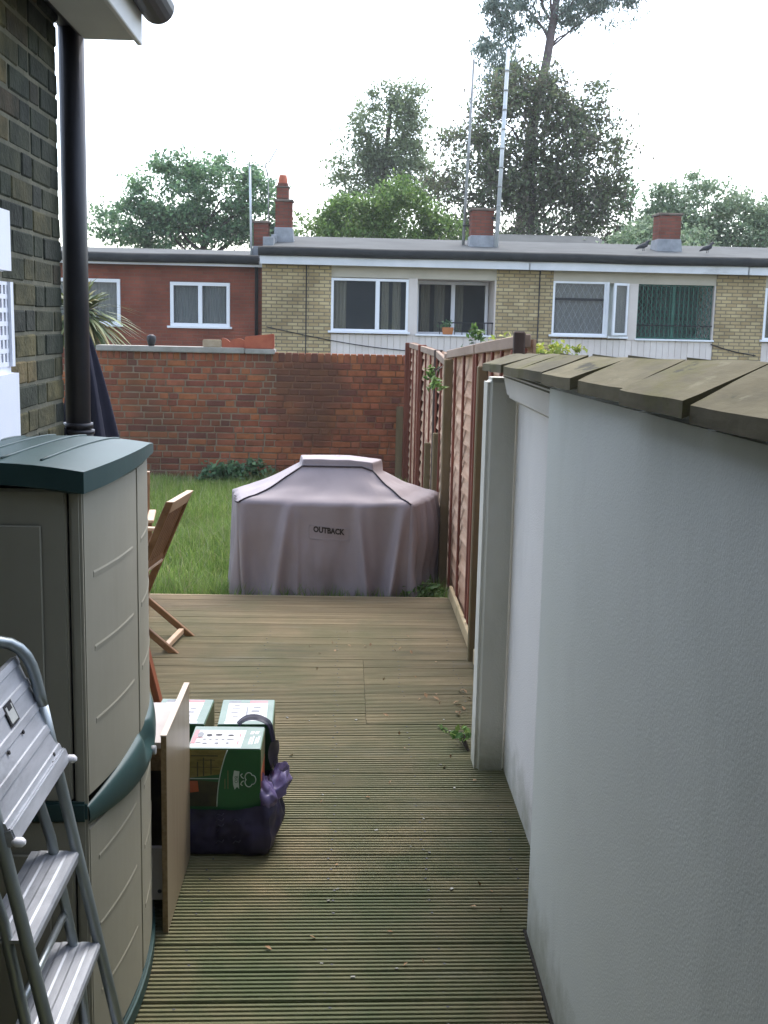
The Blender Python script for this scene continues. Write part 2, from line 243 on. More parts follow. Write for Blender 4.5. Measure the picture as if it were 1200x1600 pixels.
K['grass'] = leafmat('grass_blades', [(0.150, 0.240, 0.053), (0.195, 0.300, 0.068), (0.128, 0.217, 0.053), (0.240, 0.330, 0.090), (0.300, 0.345, 0.135), (0.173, 0.277, 0.060)], 0.25, 0.35)
K['straw'] = leafmat('grass_stalks', [(0.36, 0.34, 0.20), (0.27, 0.29, 0.14), (0.32, 0.34, 0.22)], 0.2, 0.2)
K['leafdark'] = leafmat('dark_leaves', [(0.1253, 0.2372, 0.1176), (0.162, 0.2796, 0.1389), (0.2103, 0.3357, 0.1678), (0.1119, 0.2007, 0.1176)])
K['leafmid'] = leafmat('mid_leaves', [(0.1534, 0.2048, 0.1032), (0.2048, 0.2671, 0.1336), (0.1746, 0.2261, 0.123), (0.2459, 0.308, 0.1746)])
K['leafbright'] = leafmat('bright_leaves', [(0.1113, 0.1974, 0.0525), (0.1512, 0.2488, 0.0651), (0.0924, 0.1638, 0.0462), (0.1837, 0.2762, 0.08505)])
K['leafpurple'] = leafmat('purple_green_leaves', [(0.1478, 0.1765, 0.1067), (0.1774, 0.2156, 0.1124), (0.1538, 0.1503, 0.1124), (0.1301, 0.183, 0.09551), (0.2011, 0.2483, 0.1292), (0.1478, 0.1372, 0.1067)], 0.22)
K['leafgrey'] = leafmat('grey_green_leaves', [(0.2219, 0.2993, 0.1892), (0.2895, 0.3667, 0.2451), (0.1892, 0.2665, 0.1661), (0.1661, 0.2451, 0.1332)])
K['leafteal'] = leafmat('teal_leaves', [(0.1672, 0.2255, 0.1974), (0.2114, 0.2719, 0.2255), (0.1369, 0.1974, 0.1672), (0.2719, 0.3181, 0.2719)])
K['leafyellow'] = leafmat('yellow_green_leaves', [(0.33, 0.36, 0.05), (0.42, 0.42, 0.08), (0.26, 0.31, 0.06), (0.20, 0.27, 0.06)], 0.2, 0.35)
K['leafweed'] = leafmat('weed_leaves', [(0.08, 0.16, 0.04), (0.11, 0.20, 0.055), (0.15, 0.22, 0.06), (0.06, 0.12, 0.035)], 0.2, 0.3)
K['leafcord'] = leafmat('spiky_leaves', [(0.12, 0.15, 0.055), (0.09, 0.13, 0.05), (0.17, 0.19, 0.085), (0.24, 0.21, 0.09), (0.07, 0.11, 0.045)], 0.2, 0.2)
K['bark'] = mat('bark', [(0.055, 0.043, 0.038), (0.10, 0.08, 0.07)], 6, rough=0.95, bump=0.6, bscale=20)
K['barkpink'] = mat('reddish_bark', [(0.115, 0.085, 0.085), (0.18, 0.14, 0.14)], 5, rough=0.9)
K['debris'] = mat('pale_debris', [(0.16, 0.16, 0.14), (0.30, 0.30, 0.27)], 30, rough=0.9)
K['deadleaf'] = mat('dead_leaf', [(0.17, 0.10, 0.05), (0.28, 0.18, 0.10)], 40, rough=0.9)
K['bird'] = mat('dark_feathers', [(0.02, 0.022, 0.026), (0.05, 0.052, 0.058)], 20, rough=0.7)

# ------------------------------------------------------------------ mesh helpers
class MB:
    def __init__(s): s.v = []; s.f = []; s.sm = []
    def add(s, vs, fs, smooth=False):
        n = len(s.v); s.v += [tuple(v) for v in vs]; s.f += [tuple(i + n for i in f) for f in fs]; s.sm += [smooth] * len(fs); return s
    def box(s, x0, x1, y0, y1, z0, z1, M=None):
        p = [Vector(q) for q in ((x0, y0, z0), (x1, y0, z0), (x1, y1, z0), (x0, y1, z0), (x0, y0, z1), (x1, y0, z1), (x1, y1, z1), (x0, y1, z1))]
        if M: p = [M @ q for q in p]
        return s.add(p, [(0, 3, 2, 1), (4, 5, 6, 7), (0, 1, 5, 4), (1, 2, 6, 5), (2, 3, 7, 6), (3, 0, 4, 7)])
    def hexa(s, p):
        return s.add(p, [(0, 3, 2, 1), (4, 5, 6, 7), (0, 1, 5, 4), (1, 2, 6, 5), (2, 3, 7, 6), (3, 0, 4, 7)])
    def bar(s, a, b, w_, t_, up=(0, 0, 1)):
        a = Vector(a); b = Vector(b); d = (b - a); l = d.length; d.normalize(); u = Vector(up)
        sx = d.cross(u)
        if sx.length < 1e-4: sx = d.cross(Vector((1, 0, 0)))
        sx.normalize(); u = sx.cross(d)
        p = [a + sx * (i * w_ / 2) + u * (j * t_ / 2) for i, j in ((-1, -1), (1, -1), (1, 1), (-1, 1))]
        q = [v + d * l for v in p]
        return s.add(p + q, [(0, 1, 2, 3), (7, 6, 5, 4), (0, 4, 5, 1), (1, 5, 6, 2), (2, 6, 7, 3), (3, 7, 4, 0)])
    def tube(s, pts, r, n=8, cap=True):
        pts = [Vector(p) for p in pts]; rs = r if isinstance(r, (list, tuple)) else [r] * len(pts)
        vs = []; fs = []; ref = Vector((0.31, 0.17, 0.93))
        prev = None
        for i, p in enumerate(pts):
            d = (pts[min(i + 1, len(pts) - 1)] - pts[max(i - 1, 0)]); d.normalize()
            if prev is None:
                u = d.cross(ref)
                if u.length < 1e-3: u = d.cross(Vector((1, 0, 0)))
                u.normalize()
            else:
                u = prev - d * prev.dot(d); u.normalize()
            prev = u; v = d.cross(u)
            for k in range(n):
                a = 2 * PI * k / n; vs.append(p + (u * math.cos(a) + v * math.sin(a)) * rs[i])
        for i in range(len(pts) - 1):
            for k in range(n):
                fs.append((i * n + k, i * n + (k + 1) % n, (i + 1) * n + (k + 1) % n, (i + 1) * n + k))
        s.add(vs, fs, True)
        if cap:
            n0 = len(s.v) - len(vs)
            s.f += [tuple(n0 + k for k in range(n))[::-1], tuple(n0 + (len(pts) - 1) * n + k for k in range(n))]; s.sm += [False, False]
        return s
    def prism(s, poly, M, t_):
        """poly: 2-D outline, extruded t_ along local z, placed by matrix M"""
        n = len(poly); vs = [M @ Vector((x, y, 0)) for x, y in poly] + [M @ Vector((x, y, t_)) for x, y in poly]
        return s.add(vs, [tuple(range(n))[::-1], tuple(range(n, 2 * n))] + [(i, (i + 1) % n, n + (i + 1) % n, n + i) for i in range(n)])
    def grid(s, fn, nu, nv, closed=False, smooth=True):
        vs = [fn(i / (nu if closed else nu - 1), j / (nv - 1)) for j in range(nv) for i in range(nu)]
        fs = []
        for j in range(nv - 1):
            for i in range(nu if closed else nu - 1):
                i2 = (i + 1) % nu; fs.append((j * nu + i, j * nu + i2, (j + 1) * nu + i2, (j + 1) * nu + i))
        return s.add(vs, fs, smooth)
    def mesh(s, name, m=None, bevel=0.0, seg=2):
        me = bpy.data.meshes.new(name); me.from_pydata(s.v, [], s.f); me.update()
        bm = bmesh.new(); bm.from_mesh(me)
        for f, k in zip(bm.faces, s.sm): f.smooth = k
        bmesh.ops.recalc_face_normals(bm, faces=bm.faces)
        if bevel:
            bmesh.ops.bevel(bm, geom=[e for e in bm.edges if e.calc_face_angle(0) > 0.6], offset=bevel, segments=seg, affect='EDGES', clamp_overlap=True)
        bm.to_mesh(me); bm.free()
        if m is not None: me.materials.append(K[m] if isinstance(m, str) else m)
        return me
    def build(s, name, m, parent=None, bevel=0.0, seg=2, loc=None):
        return link(name, s.mesh(name, m, bevel, seg), parent, loc)
def link(name, me, parent=None, loc=None):
    o = bpy.data.objects.new(name, me); COL.objects.link(o)
    if parent is not None: o.parent = parent; o.matrix_parent_inverse = Matrix.Identity(4)
    if loc is not None: o.location = loc
    return o
def tag(o, label, cat, group=None):
    o['label'] = label; o['category'] = cat
    if group: o['group'] = group
    return o
def thing(name, label, cat, group=None, loc=(0, 0, 0), rz=0.0):
    o = bpy.data.objects.new(name, None); COL.objects.link(o); o.location = loc; o.rotation_euler = (0, 0, rz); o.empty_display_size = 0.1
    return tag(o, label, cat, group)
def np_mesh(name, verts, faces, m, parent=None, smooth=False):
    verts = np.asarray(verts, dtype=np.float32); faces = np.asarray(faces, dtype=np.int32)
    me = bpy.data.meshes.new(name); k = faces.shape[1]
    me.vertices.add(len(verts)); me.vertices.foreach_set('co', verts.ravel())
    me.loops.add(faces.size); me.loops.foreach_set('vertex_index', faces.ravel())
    me.polygons.add(len(faces)); me.polygons.foreach_set('loop_start', np.arange(0, faces.size, k, dtype=np.int32)); me.polygons.foreach_set('loop_total', np.full(len(faces), k, dtype=np.int32))
    me.update(calc_edges=True); me.validate()
    if smooth: me.polygons.foreach_set('use_smooth', np.ones(len(faces), dtype=bool))
    me.materials.append(K[m]); return link(name, me, parent)
def leaves(centers, size, droop=0.0, aspect=0.55, up=0.9):
    """diamond leaves (two triangles each) at the given centres"""
    n = len(centers); c = np.asarray(centers)
    d = NR.normal(size=(n, 3)); d[:, 2] -= droop; d /= np.linalg.norm(d, axis=1)[:, None]
    nn = NR.normal(size=(n, 3)); nn[:, 2] += up * 2; s_ = np.cross(d, nn); s_ /= np.linalg.norm(s_, axis=1)[:, None] + 1e-6
    nn = np.cross(s_, d)
    L = (size * NR.uniform(0.65, 1.35, n))[:, None]; W = L * aspect * 0.5
    a = c - d * L * 0.5; b = c + s_ * W + nn * W * 0.35; e = c + d * L * 0.5; g = c - s_ * W + nn * W * 0.35
    v = np.stack([a, b, e, g], 1).reshape(-1, 3); i = np.arange(n)[:, None] * 4
    f = np.concatenate([i + [[0, 1, 2]], i + [[0, 2, 3]]], 0)
    return v, f
def clumps(blobs, nclump, nleaf, sig, shell=0.45):
    vols = np.array([b[3] * b[4] * b[5] for b in blobs]) ** 0.75; p = vols / vols.sum(); pts = []; cc = []
    for k in range(nclump):
        b = blobs[NR.choice(len(blobs), p=p)]; d = NR.normal(size=3); d /= np.linalg.norm(d)
        r = NR.uniform(shell, 1.0) ** 0.7
        c = np.array(b[:3]) + d * np.array(b[3:6]) * r; cc.append(c)
        q = NR.normal(size=(int(nleaf * NR.uniform(0.5, 1.5)), 3)) * sig * NR.uniform(0.6, 1.3) * np.array([1, 1, 0.7]); pts.append(c + q)
    return np.concatenate(pts), cc
def text_mesh(s, size, ext=0.0005, align='LEFT', bold=0.0):
    cu = bpy.data.curves.new('text', 'FONT'); cu.body = s; cu.size = size; cu.extrude = ext; cu.align_x = align; cu.resolution_u = 3; cu.offset = bold
    o = bpy.data.objects.new('text', cu); COL.objects.link(o); dg = bpy.context.evaluated_depsgraph_get(); dg.update()
    me = bpy.data.meshes.new_from_object(o.evaluated_get(dg)); bpy.data.objects.remove(o); return me
def copy_tree(o, parent=None):
    c = o.copy(); COL.objects.link(c)
    if parent is not None: c.parent = parent
    for ch in [x for x in bpy.data.objects if x.parent == o]: copy_tree(ch, c)
    return c

# ------------------------------------------------------------------ ground, lawn, deck
g = MB(); g.add([(-150, -150, -0.9), (150, -150, -0.9), (150, 150, -0.9), (-150, 150, -0.9)], [(0, 1, 2, 3)])
o = g.build('ground', 'ground'); o['kind'] = 'structure'
g = MB(); g.box(-6, 3.5, -0.6, 13.6, -0.6, -0.125)
o = g.build('lawn', 'soil'); o['kind'] = 'structure'
g = MB()
for k in range(14): g.box(-3.4 + k * 0.32, -3.35 + k * 0.32, -0.4, 7.38, -0.122, -0.034)
deck = g.build('deck', 'joist'); deck['kind'] = 'structure'
def board_mesh(L):
    W = 0.1385; n = 7; pts = [(-W / 2, -0.028)]; pw = W / n
    for i in range(n):
        x = -W / 2 + i * pw
        pts += [(x + 0.0034, -0.0052), (x + 0.0054, -0.0006), (x + 0.0068, 0.0), (x + pw - 0.0068, 0.0), (x + pw - 0.0052, -0.0006), (x + pw - 0.0034, -0.0052)]
    pts += [(W / 2, -0.028)]
    b = MB(); n = len(pts)
    vs = [(-L / 2, y, z) for y, z in pts] + [(L / 2, y, z) for y, z in pts]
    b.add(vs, [tuple(range(n)), tuple(range(n, 2 * n))[::-1]] + [(i, (i + 1) % n, n + (i + 1) % n, n + i) for i in range(n)])
    return b.mesh('deck_board', 'deck')
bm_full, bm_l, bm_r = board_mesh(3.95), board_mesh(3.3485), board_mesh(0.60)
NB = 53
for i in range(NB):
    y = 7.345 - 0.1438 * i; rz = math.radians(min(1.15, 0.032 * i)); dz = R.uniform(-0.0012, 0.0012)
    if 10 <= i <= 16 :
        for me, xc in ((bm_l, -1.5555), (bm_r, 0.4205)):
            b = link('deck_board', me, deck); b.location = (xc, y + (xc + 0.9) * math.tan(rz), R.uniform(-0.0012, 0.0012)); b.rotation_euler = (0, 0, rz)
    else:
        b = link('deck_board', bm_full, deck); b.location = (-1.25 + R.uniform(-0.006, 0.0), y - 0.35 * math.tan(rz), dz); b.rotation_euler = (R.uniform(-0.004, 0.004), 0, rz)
b = MB(); b.box(-3.4, 0.70, 7.424, 7.446, -0.14, -0.006); b.build('edge_board', 'deck', deck)

b = MB()
for i in range(6, NB - 14):
    y = 7.345 - 0.1438 * i; a_ = math.tan(math.radians(min(1.15, 0.032 * i)))
    for xj in (-0.42, -0.02, 0.30, 0.60):
        for dy in (-0.037, 0.041):
            x = xj + R.uniform(-0.012, 0.012); yy = y + (x + 0.9) * a_ + dy; b.tube([(x, yy, -0.004), (x, yy, 0.0006)], 0.0042, 7)
o = b.build('deck_screws', 'blackmetal', deck); o['kind'] = 'stuff'
# grass: stuff
def blades(n, x0, x1, y0, y1, h0, h1, wd, lean, skip=None):
    x = NR.uniform(x0, x1, n); y = NR.uniform(y0, y1, n)
    # tufty
    h = NR.uniform(h0, h1, n) * (0.75 + 0.5 * np.array([noise.noise(Vector((a * 1.3, b * 1.3, 0.5))) for a, b in zip(x, y)]) + 0.12)
    if skip is not None: k = skip(x, y); x, y, h = x[k], y[k], h[k]; n = len(x)
    ang = NR.uniform(0, 2 * PI, n); la = np.abs(NR.normal(0, lean, n)) * h
    fa = NR.uniform(0, PI, n); fx, fy = np.cos(fa) * wd * NR.uniform(0.6, 1.4, n), np.sin(fa) * wd * NR.uniform(0.6, 1.4, n)
    z0 = np.full(n, -0.127); lx, ly = np.cos(ang) * la, np.sin(ang) * la
    def P(t_, s_, wf): return np.stack([x + lx * t_ ** 2 + s_ * fx * wf, y + ly * t_ ** 2 + s_ * fy * wf, z0 + h * t_ * (1 - 0.18 * t_ * la / (h + 1e-6))], 1)
    V = np.stack([P(0, -1, 1), P(0, 1, 1), P(0.5, 1, 0.85), P(0.5, -1, 0.85), P(1.0, 0, 0)], 1).reshape(-1, 3)
    i = np.arange(n)[:, None] * 5
    F = np.concatenate([i + [[0, 1, 2]], i + [[0, 2, 3]], i + [[3, 2, 4]]], 0)
    return V, F
V, F = blades(90000, -3.3, 0.72, 7.47, 13.42, 0.10, 0.23, 0.0035, 0.55)
o = np_mesh('grass', V, F, 'grass'); o['kind'] = 'stuff'
V, F = blades(2600, -3.2, 0.7, 7.55, 13.3, 0.2, 0.34, 0.0022, 0.5)
o = np_mesh('grass_stalks', V, F, 'straw'); o['kind'] = 'stuff'

# ------------------------------------------------------------------ brick walls
def brick_mesh(name, L, H, D, m, var):
    b = MB(); b.box(-L / 2, L / 2, -D / 2, D / 2, -H / 2, H / 2)
    me = b.mesh(name, m, 0.005, 1)
    for v in me.vertices:
        v.co += Vector((noise.noise(v.co * 40 + Vector((var * 9, 0, 0))), noise.noise(v.co * 40 + Vector((0, var * 7, 3))), noise.noise(v.co * 40 + Vector((5, 0, var * 5))))) * 0.0022
    return me
# garden wall at the end of the lawn, X -3.6..0.85, face at y = 13.45, top 1.40
gw = thing('brick_garden_wall', 'long old red brick garden wall across the end of the lawn', 'wall', loc=(0, 13.45, -0.13))
yw, zb = 0.0, 0.0
b = MB(); b.box(-4.4, -0.80, 0.005, 0.22, -0.1, 1.522); b.build('wall_core', 'rmortar', gw)
b = MB(); b.box(-0.797, 0.98, 0.005, 0.22, -0.1, 1.522); b.build('wall_core', 'rmortar_dark', gw)
vis = []; CH = 0.0755
st_me = [brick_mesh('brick', 0.209, 0.0625, 0.1, 'rbrick', k) for k in range(4)]
hd_me = [brick_mesh('brick', 0.098, 0.0625, 0.1, 'rbrick', k + 4) for k in range(3)]
sold_me = [brick_mesh('brick', 0.066, 0.105, 0.1, 'rbrick', k + 8) for k in range(3)]
for c in range(19):
    z = 0.036 + c * CH
    x = -4.38 + R.uniform(0, 0.11); k = R.randrange(3)
    while x < 0.95:
        st = (k % 3 != 0) if c % 2 else (k % 2 == 0)
        if R.random() < 0.12: st = not st
        L = 0.224 if st else 0.112
        if x + L < 0.98: vis.append((x + L / 2, z, 'S' if st else 'H'))
        x += L; k += 1
x = -4.36
while x < 0.95: vis.append((x, 19 * CH + 0.055, 'T')); x += 0.0755
def wall_key(q):   # the 300 that show largest become single bricks; the rest of the courses one joined part
    X, Z, t_ = q; hid = (-0.62 < X < 0.5 and Z < 0.75) or X < -2.72 or (Z < 0.2) or X > 0.78
    return (hid, t_ == 'T', {'S': 0, 'H': 1, 'T': 2}[t_], R.random())
vis.sort(key=wall_key); rest = MB()
for i, (X, Z, t_) in enumerate(vis):
    me = R.choice(st_me if t_ == 'S' else hd_me if t_ == 'H' else sold_me)
    p = (X + R.uniform(-0.003, 0.003), 0.05 - R.uniform(0.0, 0.006), Z + R.uniform(-0.002, 0.002))
    if i < 300:
        o = link('brick', me, gw); o.location = p; o.rotation_euler = (R.uniform(-.01, .01), R.uniform(-.008, .008), R.uniform(-.01, .01))
    else:
        rest.add([v.co + Vector(p) for v in me.vertices], [tuple(f.vertices) for f in me.polygons])
o = rest.build('brick_courses', 'rbrick', gw); o['kind'] = 'stuff'
for x0, x1, z0, z1 in ((-2.86, -1.165, 1.5225, 1.587), (-1.16, -0.815, 1.5225, 1.579)):
    b = MB(); b.box(x0, x1, -0.045, 0.26, z0, z1); b.build('coping_stone', 'coping', gw, 0.008)
# (old blocked pier end by the fence)
b = MB(); b.box(0.60, 0.68, -0.05, 0.0, 0.1, 0.95); b.build('pier', 'fpost', gw, 0.006)

# things standing on the wall
def on_wall(zz): return zz
b = MB(); b.box(-0.105, 0.105, -0.05, 0.05, 0.0, 0.085)
tag(b.build('loose_brick', 'palebrick', None, 0.008, loc=(-1.545, 13.52, 1.4575)), 'single pale yellow brick lying on the garden wall coping', 'brick')
poly = [(0, 0), (0.46, 0)] + [(0.46 * (1 - i / 30), 0.062 + 0.045 * abs(math.sin(PI * 2.5 * i / 30)) ** 0.7) for i in range(31)]
Mz = Matrix(((1, 0, 0, 0), (0, 0, 1, 0), (0, 1, 0, 0), (0, 0, 0, 1)))
b = MB(); b.prism(poly, Mz, 0.05)
tag(b.build('scalloped_tile', 'terracotta', None, 0, loc=(-1.43, 13.50, 1.4575)), 'red terracotta edging tile with a wavy top lying on the garden wall', 'edging tile')
b = MB(); b.hexa([(-0.19, 0, 0), (0.16, 0, 0), (0.16, 0.12, 0), (-0.19, 0.12, 0), (-0.175, 0.01, 0.135), (0.16, 0.0, 0.175), (0.16, 0.1, 0.175), (-0.175, 0.1, 0.135)])
tag(b.build('terracotta_trough', 'terracotta', None, 0.008, loc=(-0.99, 13.48, 1.4495)), 'plain red terracotta trough standing at the end of the coping', 'planter')
b = MB(); b.tube([(0, 0, 0), (0, 0, 0.05), (0, 0, 0.075), (0, 0, 0.11), (0, 0, 0.13)], [0.035, 0.05, 0.055, 0.05, 0.02], 12)
tag(b.build('wall_lamp', 'blackmetal', None, 0, loc=(-2.24, 13.5, 1.4575)), 'small round dark lamp standing on the pale coping stone', 'lamp')
# ------------------------------------------------------------------ terraced houses behind the wall
YF = 25.0
def window(parent, x0, x1, z0, z1, yf, splits, backing=None, fw=0.055, sill=True):
    f = MB(); y0, y1 = yf - 0.03, yf + 0.05
    f.box(x0, x1, y0, y1, z1 - fw, z1); f.box(x0, x1, y0, y1, z0, z0 + fw); f.box(x0, x0 + fw, y0, y1, z0 + fw, z1 - fw); f.box(x1 - fw, x1, y0, y1, z0 + fw, z1 - fw)
    xs = [x0 + fw] + list(splits) + [x1 - fw]
    for s_ in splits: f.box(s_ - 0.045, s_ + 0.045, y0 - 0.012, y1, z0 + fw, z1 - fw)
    fr = f.build('window', 'upvc', parent, 0.006, 1)
    for i in range(len(xs) - 1):
        a = xs[i] + (0.045 if i else 0); c = xs[i + 1] - (0.045 if i < len(xs) - 2 else 0)
        p = MB(); p.box(a, c, yf + 0.005, yf + 0.012, z0 + fw, z1 - fw); p.build('pane', 'glass', fr)
        if backing:
            m = backing[i]
            if m == 'side':
                q = MB(); q.grid(lambda u, v: Vector((a + (c - a) * 0.30 * u, yf + 0.16 + 0.02 * math.sin(u * 22), z0 + fw + (z1 - z0 - 2 * fw) * v)), 24, 2); q.build('curtain', 'curtain', fr)
            elif m == 'two':
                for u0, u1 in ((0.08, 0.36), (0.5, 0.82)):
                    q = MB(); q.grid(lambda u, v: Vector((a + (c - a) * (u0 + (u1 - u0) * u), yf + 0.16 + 0.02 * math.sin(u * 22), z0 + fw + (z1 - z0 - 2 * fw) * v)), 24, 2); q.build('curtain', 'curtain', fr)
            elif m == 'net':
                q = MB(); q.grid(lambda u, v: Vector((a + (c - a) * u, yf + 0.10 + 0.012 * math.sin(u * 60), z0 + fw + (z1 - z0 - 2 * fw) * v)), 60, 2); q.build('curtain', 'net', fr)
    if sill:
        q = MB(); q.box(x0 - 0.06, x1 + 0.05, yf - 0.10, yf - 0.031, z0 - 0.035, z0 + 0.012); q.build('sill', 'upvc', fr, 0.006, 1)
    q = MB(); q.box(x0 + 0.02, x1 - 0.02, yf + 0.5, yf + 0.52, z0, z1); q.build('dark_room', 'darkroom', fr)
    return fr
def wall_with_holes(b, x0, x1, z0, z1, y0, y1, holes):
    """holes sorted by x, not overlapping in x: list of (x0,x1,z0,z1)"""
    x = x0
    for h in holes:
        if h[0] > x: b.box(x, h[0], y0, y1, z0, z1)
        if h[2] > z0: b.box(h[0], h[1], y0, y1, z0, h[2])
        if h[3] < z1: b.box(h[0], h[1], y0, y1, h[3], z1)
        x = h[1]
    if x < x1: b.box(x, x1, y0, y1, z0, z1)
def roof(parent, x0, x1, yf, zf, zr, depth, lip):
    b = MB(); b.hexa([(x0, yf - 0.30, zf), (x1, yf - 0.30, zf), (x1, yf + depth, zr - 0.1), (x0, yf + depth, zr - 0.1), (x0, yf - 0.30, zf + lip * 0.35), (x1, yf - 0.30, zf + lip * 0.35), (x1, yf + depth, zr), (x0, yf + depth, zr)])
    r_ = b.build('roof', 'felt', parent, 0.02, 2)
    e = MB(); n = max(2, int((x1 - x0) / 0.5))
    def ed(u, v):
        a = -0.5 * PI + v * PI * 1.15
        return Vector((x0 + (x1 - x0) * u, yf - 0.31 - 0.075 * math.cos(a) * (1 + 0.1 * math.sin(u * 37)), zf + 0.02 + (lip * 0.75) * math.sin(a) + 0.006 * math.sin(u * (x1 - x0) * 1.7)))
    e.grid(ed, n * 3, 10); e.build('roof_edge', 'feltedge', r_)
    return r_
def yellow_house(label, x0, x1, ox, unit, gate, seam):
    """ox: x of the left end of the window strip (3.5 m long) or None"""
    h = thing('terraced_house', label, 'house', 'yellow brick terraced houses')
    for a_, c_ in ((x0, ox), (ox + 3.53, x1)): b = MB(); b.box(a_, c_, YF, YF + 0.25, -0.9, 2.94); b.build('wall', 'ybrick', h)
    for q in ((x0, x1, YF + 5.6, YF + 5.8, -0.9, 3.4), (x0 + 0.001, x0 + 0.2, YF + 0.252, YF + 5.598, -0.9, 3.05), (x1 - 0.2, x1, YF + 0.252, YF + 5.598, -0.9, 3.05)): b = MB(); b.box(*q); b.build('wall', 'ybrick', h)
    b = MB(); b.box(x0 - 0.03, x1 - 0.004, YF - 0.27, YF - 0.235, 2.93, 3.16); b.box(x0, x1 - 0.004, YF - 0.235, YF, 2.94, 2.965); b.build('fascia', 'fascia', h)
    roof(h, x0 - 0.06, x1 - 0.004, YF, 3.17, 3.80, 4.0, 0.13)
    b = MB(); b.box(ox + 0.001, ox + 3.529, YF + 0.06, YF + 0.24, -0.9, 1.39); b.build('wall', 'ybrick', h)
    # cream strip
    b = MB(); b.box(ox, ox + 3.53, YF + 0.03, YF + 0.25, 2.70, 2.938); b.build('lintel_band', 'creamband', h)
    wx1, bx0, bx1 = ox + 1.65, ox + 1.845, ox + 3.50
    b = MB(); b.box(wx1, bx0, YF + 0.012, YF + 0.22, 1.50, 2.70); b.build('mullion_panel', 'cream', h); b = MB(); b.box(bx1, ox + 3.53, YF + 0.02, YF + 0.22, 1.50, 2.70); b.build('mullion_panel', 'cream', h)
    cb = MB(); cb.box(-0.066, 0.066, -0.012, 0.012, -1.2, 0.0); cme = cb.mesh('cladding_board', 'cream', 0.006, 1)
    nb = 26
    for k in range(nb):
        o = link('cladding_board', cme, h); o.location = (ox + 0.068 + k * (3.53 - 0.136) / (nb - 1), YF + 0.03 + R.uniform(-.003, .003), 1.50)
    b = MB(); b.box(bx0 - 0.03, ox + 3.54, YF - 0.04, YF + 0.26, 1.502, 1.54); b.build('balcony_ledge', 'upvc', h, 0.005, 1)
    # loggia behind the opening
    b = MB(); b.box(bx0, bx1, YF + 0.26, YF + 1.3, 1.40, 1.50); b.box(bx0, bx1, YF + 0.26, YF + 1.3, 2.70, 2.78); b.box(bx1, bx1 + 0.028, YF + 0.26, YF + 1.3, 1.5, 2.7); b.box(bx0 - 0.05, bx0, YF + 0.26, YF + 1.3, 1.5, 2.7); b.build('loggia', 'cream', h)
    if not gate:
        fr = window(h, bx0 + 0.02, bx1 - 0.02, 1.51, 2.69, YF + 1.0, [bx0 + 0.85], ['two', 'side'], 0.07, False)
        window(h, ox + 0.0, wx1, 1.56, 2.68, YF + 0.02, [ox + 0.99], ['side', 'two'])
        rl = MB()
        rl.tube([(bx0 + 0.45, YF + 0.1, 1.79), (bx1, YF + 0.1, 1.80)], 0.014, 6)
        for k in range(8): rl.tube([(bx0 + 0.5 + k * 0.162, YF + 0.1, 1.54), (bx0 + 0.5 + k * 0.162, YF + 0.1, 1.80)], 0.009, 5)
        rl.build('railing', 'blackmetal', h)
    else:
        fr = window(h, ox, ox + 1.15, 1.58, 2.72, YF + 0.02, [], ['net'], 0.045)
        lt = MB()
        for k in range(-5, 9):
            for s_ in (1, -1):
                a = (ox + 0.05 + k * 0.13, 1.63) if s_ > 0 else (ox + 0.05 + k * 0.13, 2.67); 
                x_0, z_0 = a; x_1, z_1 = x_0 + 0.52, z_0 + s_ * 1.04
                lo_, hi_ = ox + 0.05, ox + 1.10
                t0 = max(0, (lo_ - x_0) / 0.52); t1 = min(1, (hi_ - x_0) / 0.52)
                if t1 <= t0: continue
                lt.bar((x_0 + 0.52 * t0, YF + 0.017, z_0 + s_ * 1.04 * t0), (x_0 + 0.52 * t1, YF + 0.017, z_0 + s_ * 1.04 * t1), 0.007, 0.004, (0, 1, 0))
        lt.build('lattice', 'lead', fr)
        b = MB(); b.box(ox + 0.05, ox + 1.10, YF - 0.012, YF + 0.02, 2.32, 2.37); b.build('transom', 'blackmetal', fr)
        # fixed post, dark gap and the open casement
        b = MB(); b.box(ox + 1.15, ox + 1.21, YF - 0.02, YF + 0.06, 1.58, 2.72); b.build('post', 'upvc', h)
        b = MB(); b.box(ox + 1.21, ox + 1.64, YF + 0.28, YF + 0.30, 1.58, 2.72); b.build('opening', 'net', h)
        b = MB(); b.box(ox + 1.21, ox + 1.65, YF - 0.08, YF + 0.02, 1.535, 1.58); b.build('sill', 'upvc', h)
        cs = MB(); M_ = Matrix.Translation((ox + 1.62, YF - 0.02, 0)) @ Matrix.Rotation(math.radians(28), 4, 'Z'); W = 0.40
        for q in ((-W, -W + 0.05, 1.6, 2.70), (-0.05, 0, 1.6, 2.70), (-W + 0.05, -0.05, 1.6, 1.65), (-W + 0.05, -0.05, 2.65, 2.70)): cs.box(q[0], q[1], -0.03, 0.02, q[2], q[3], M_)
        c_ = cs.build('open_casement', 'upvc', h, 0.004, 1)
        p = MB(); p.box(-W + 0.05, -0.05, -0.004, 0.004, 1.65, 2.65, M_); p.build('pane', 'glass', c_)
        gm = MB(); gw_ = bx1 - bx0
        for k in range(17):
            x = bx0 + 0.03 + k * (gw_ - 0.06) / 16; gm.box(x - 0.008, x + 0.008, YF + 0.10, YF + 0.118, 1.55, 2.69)
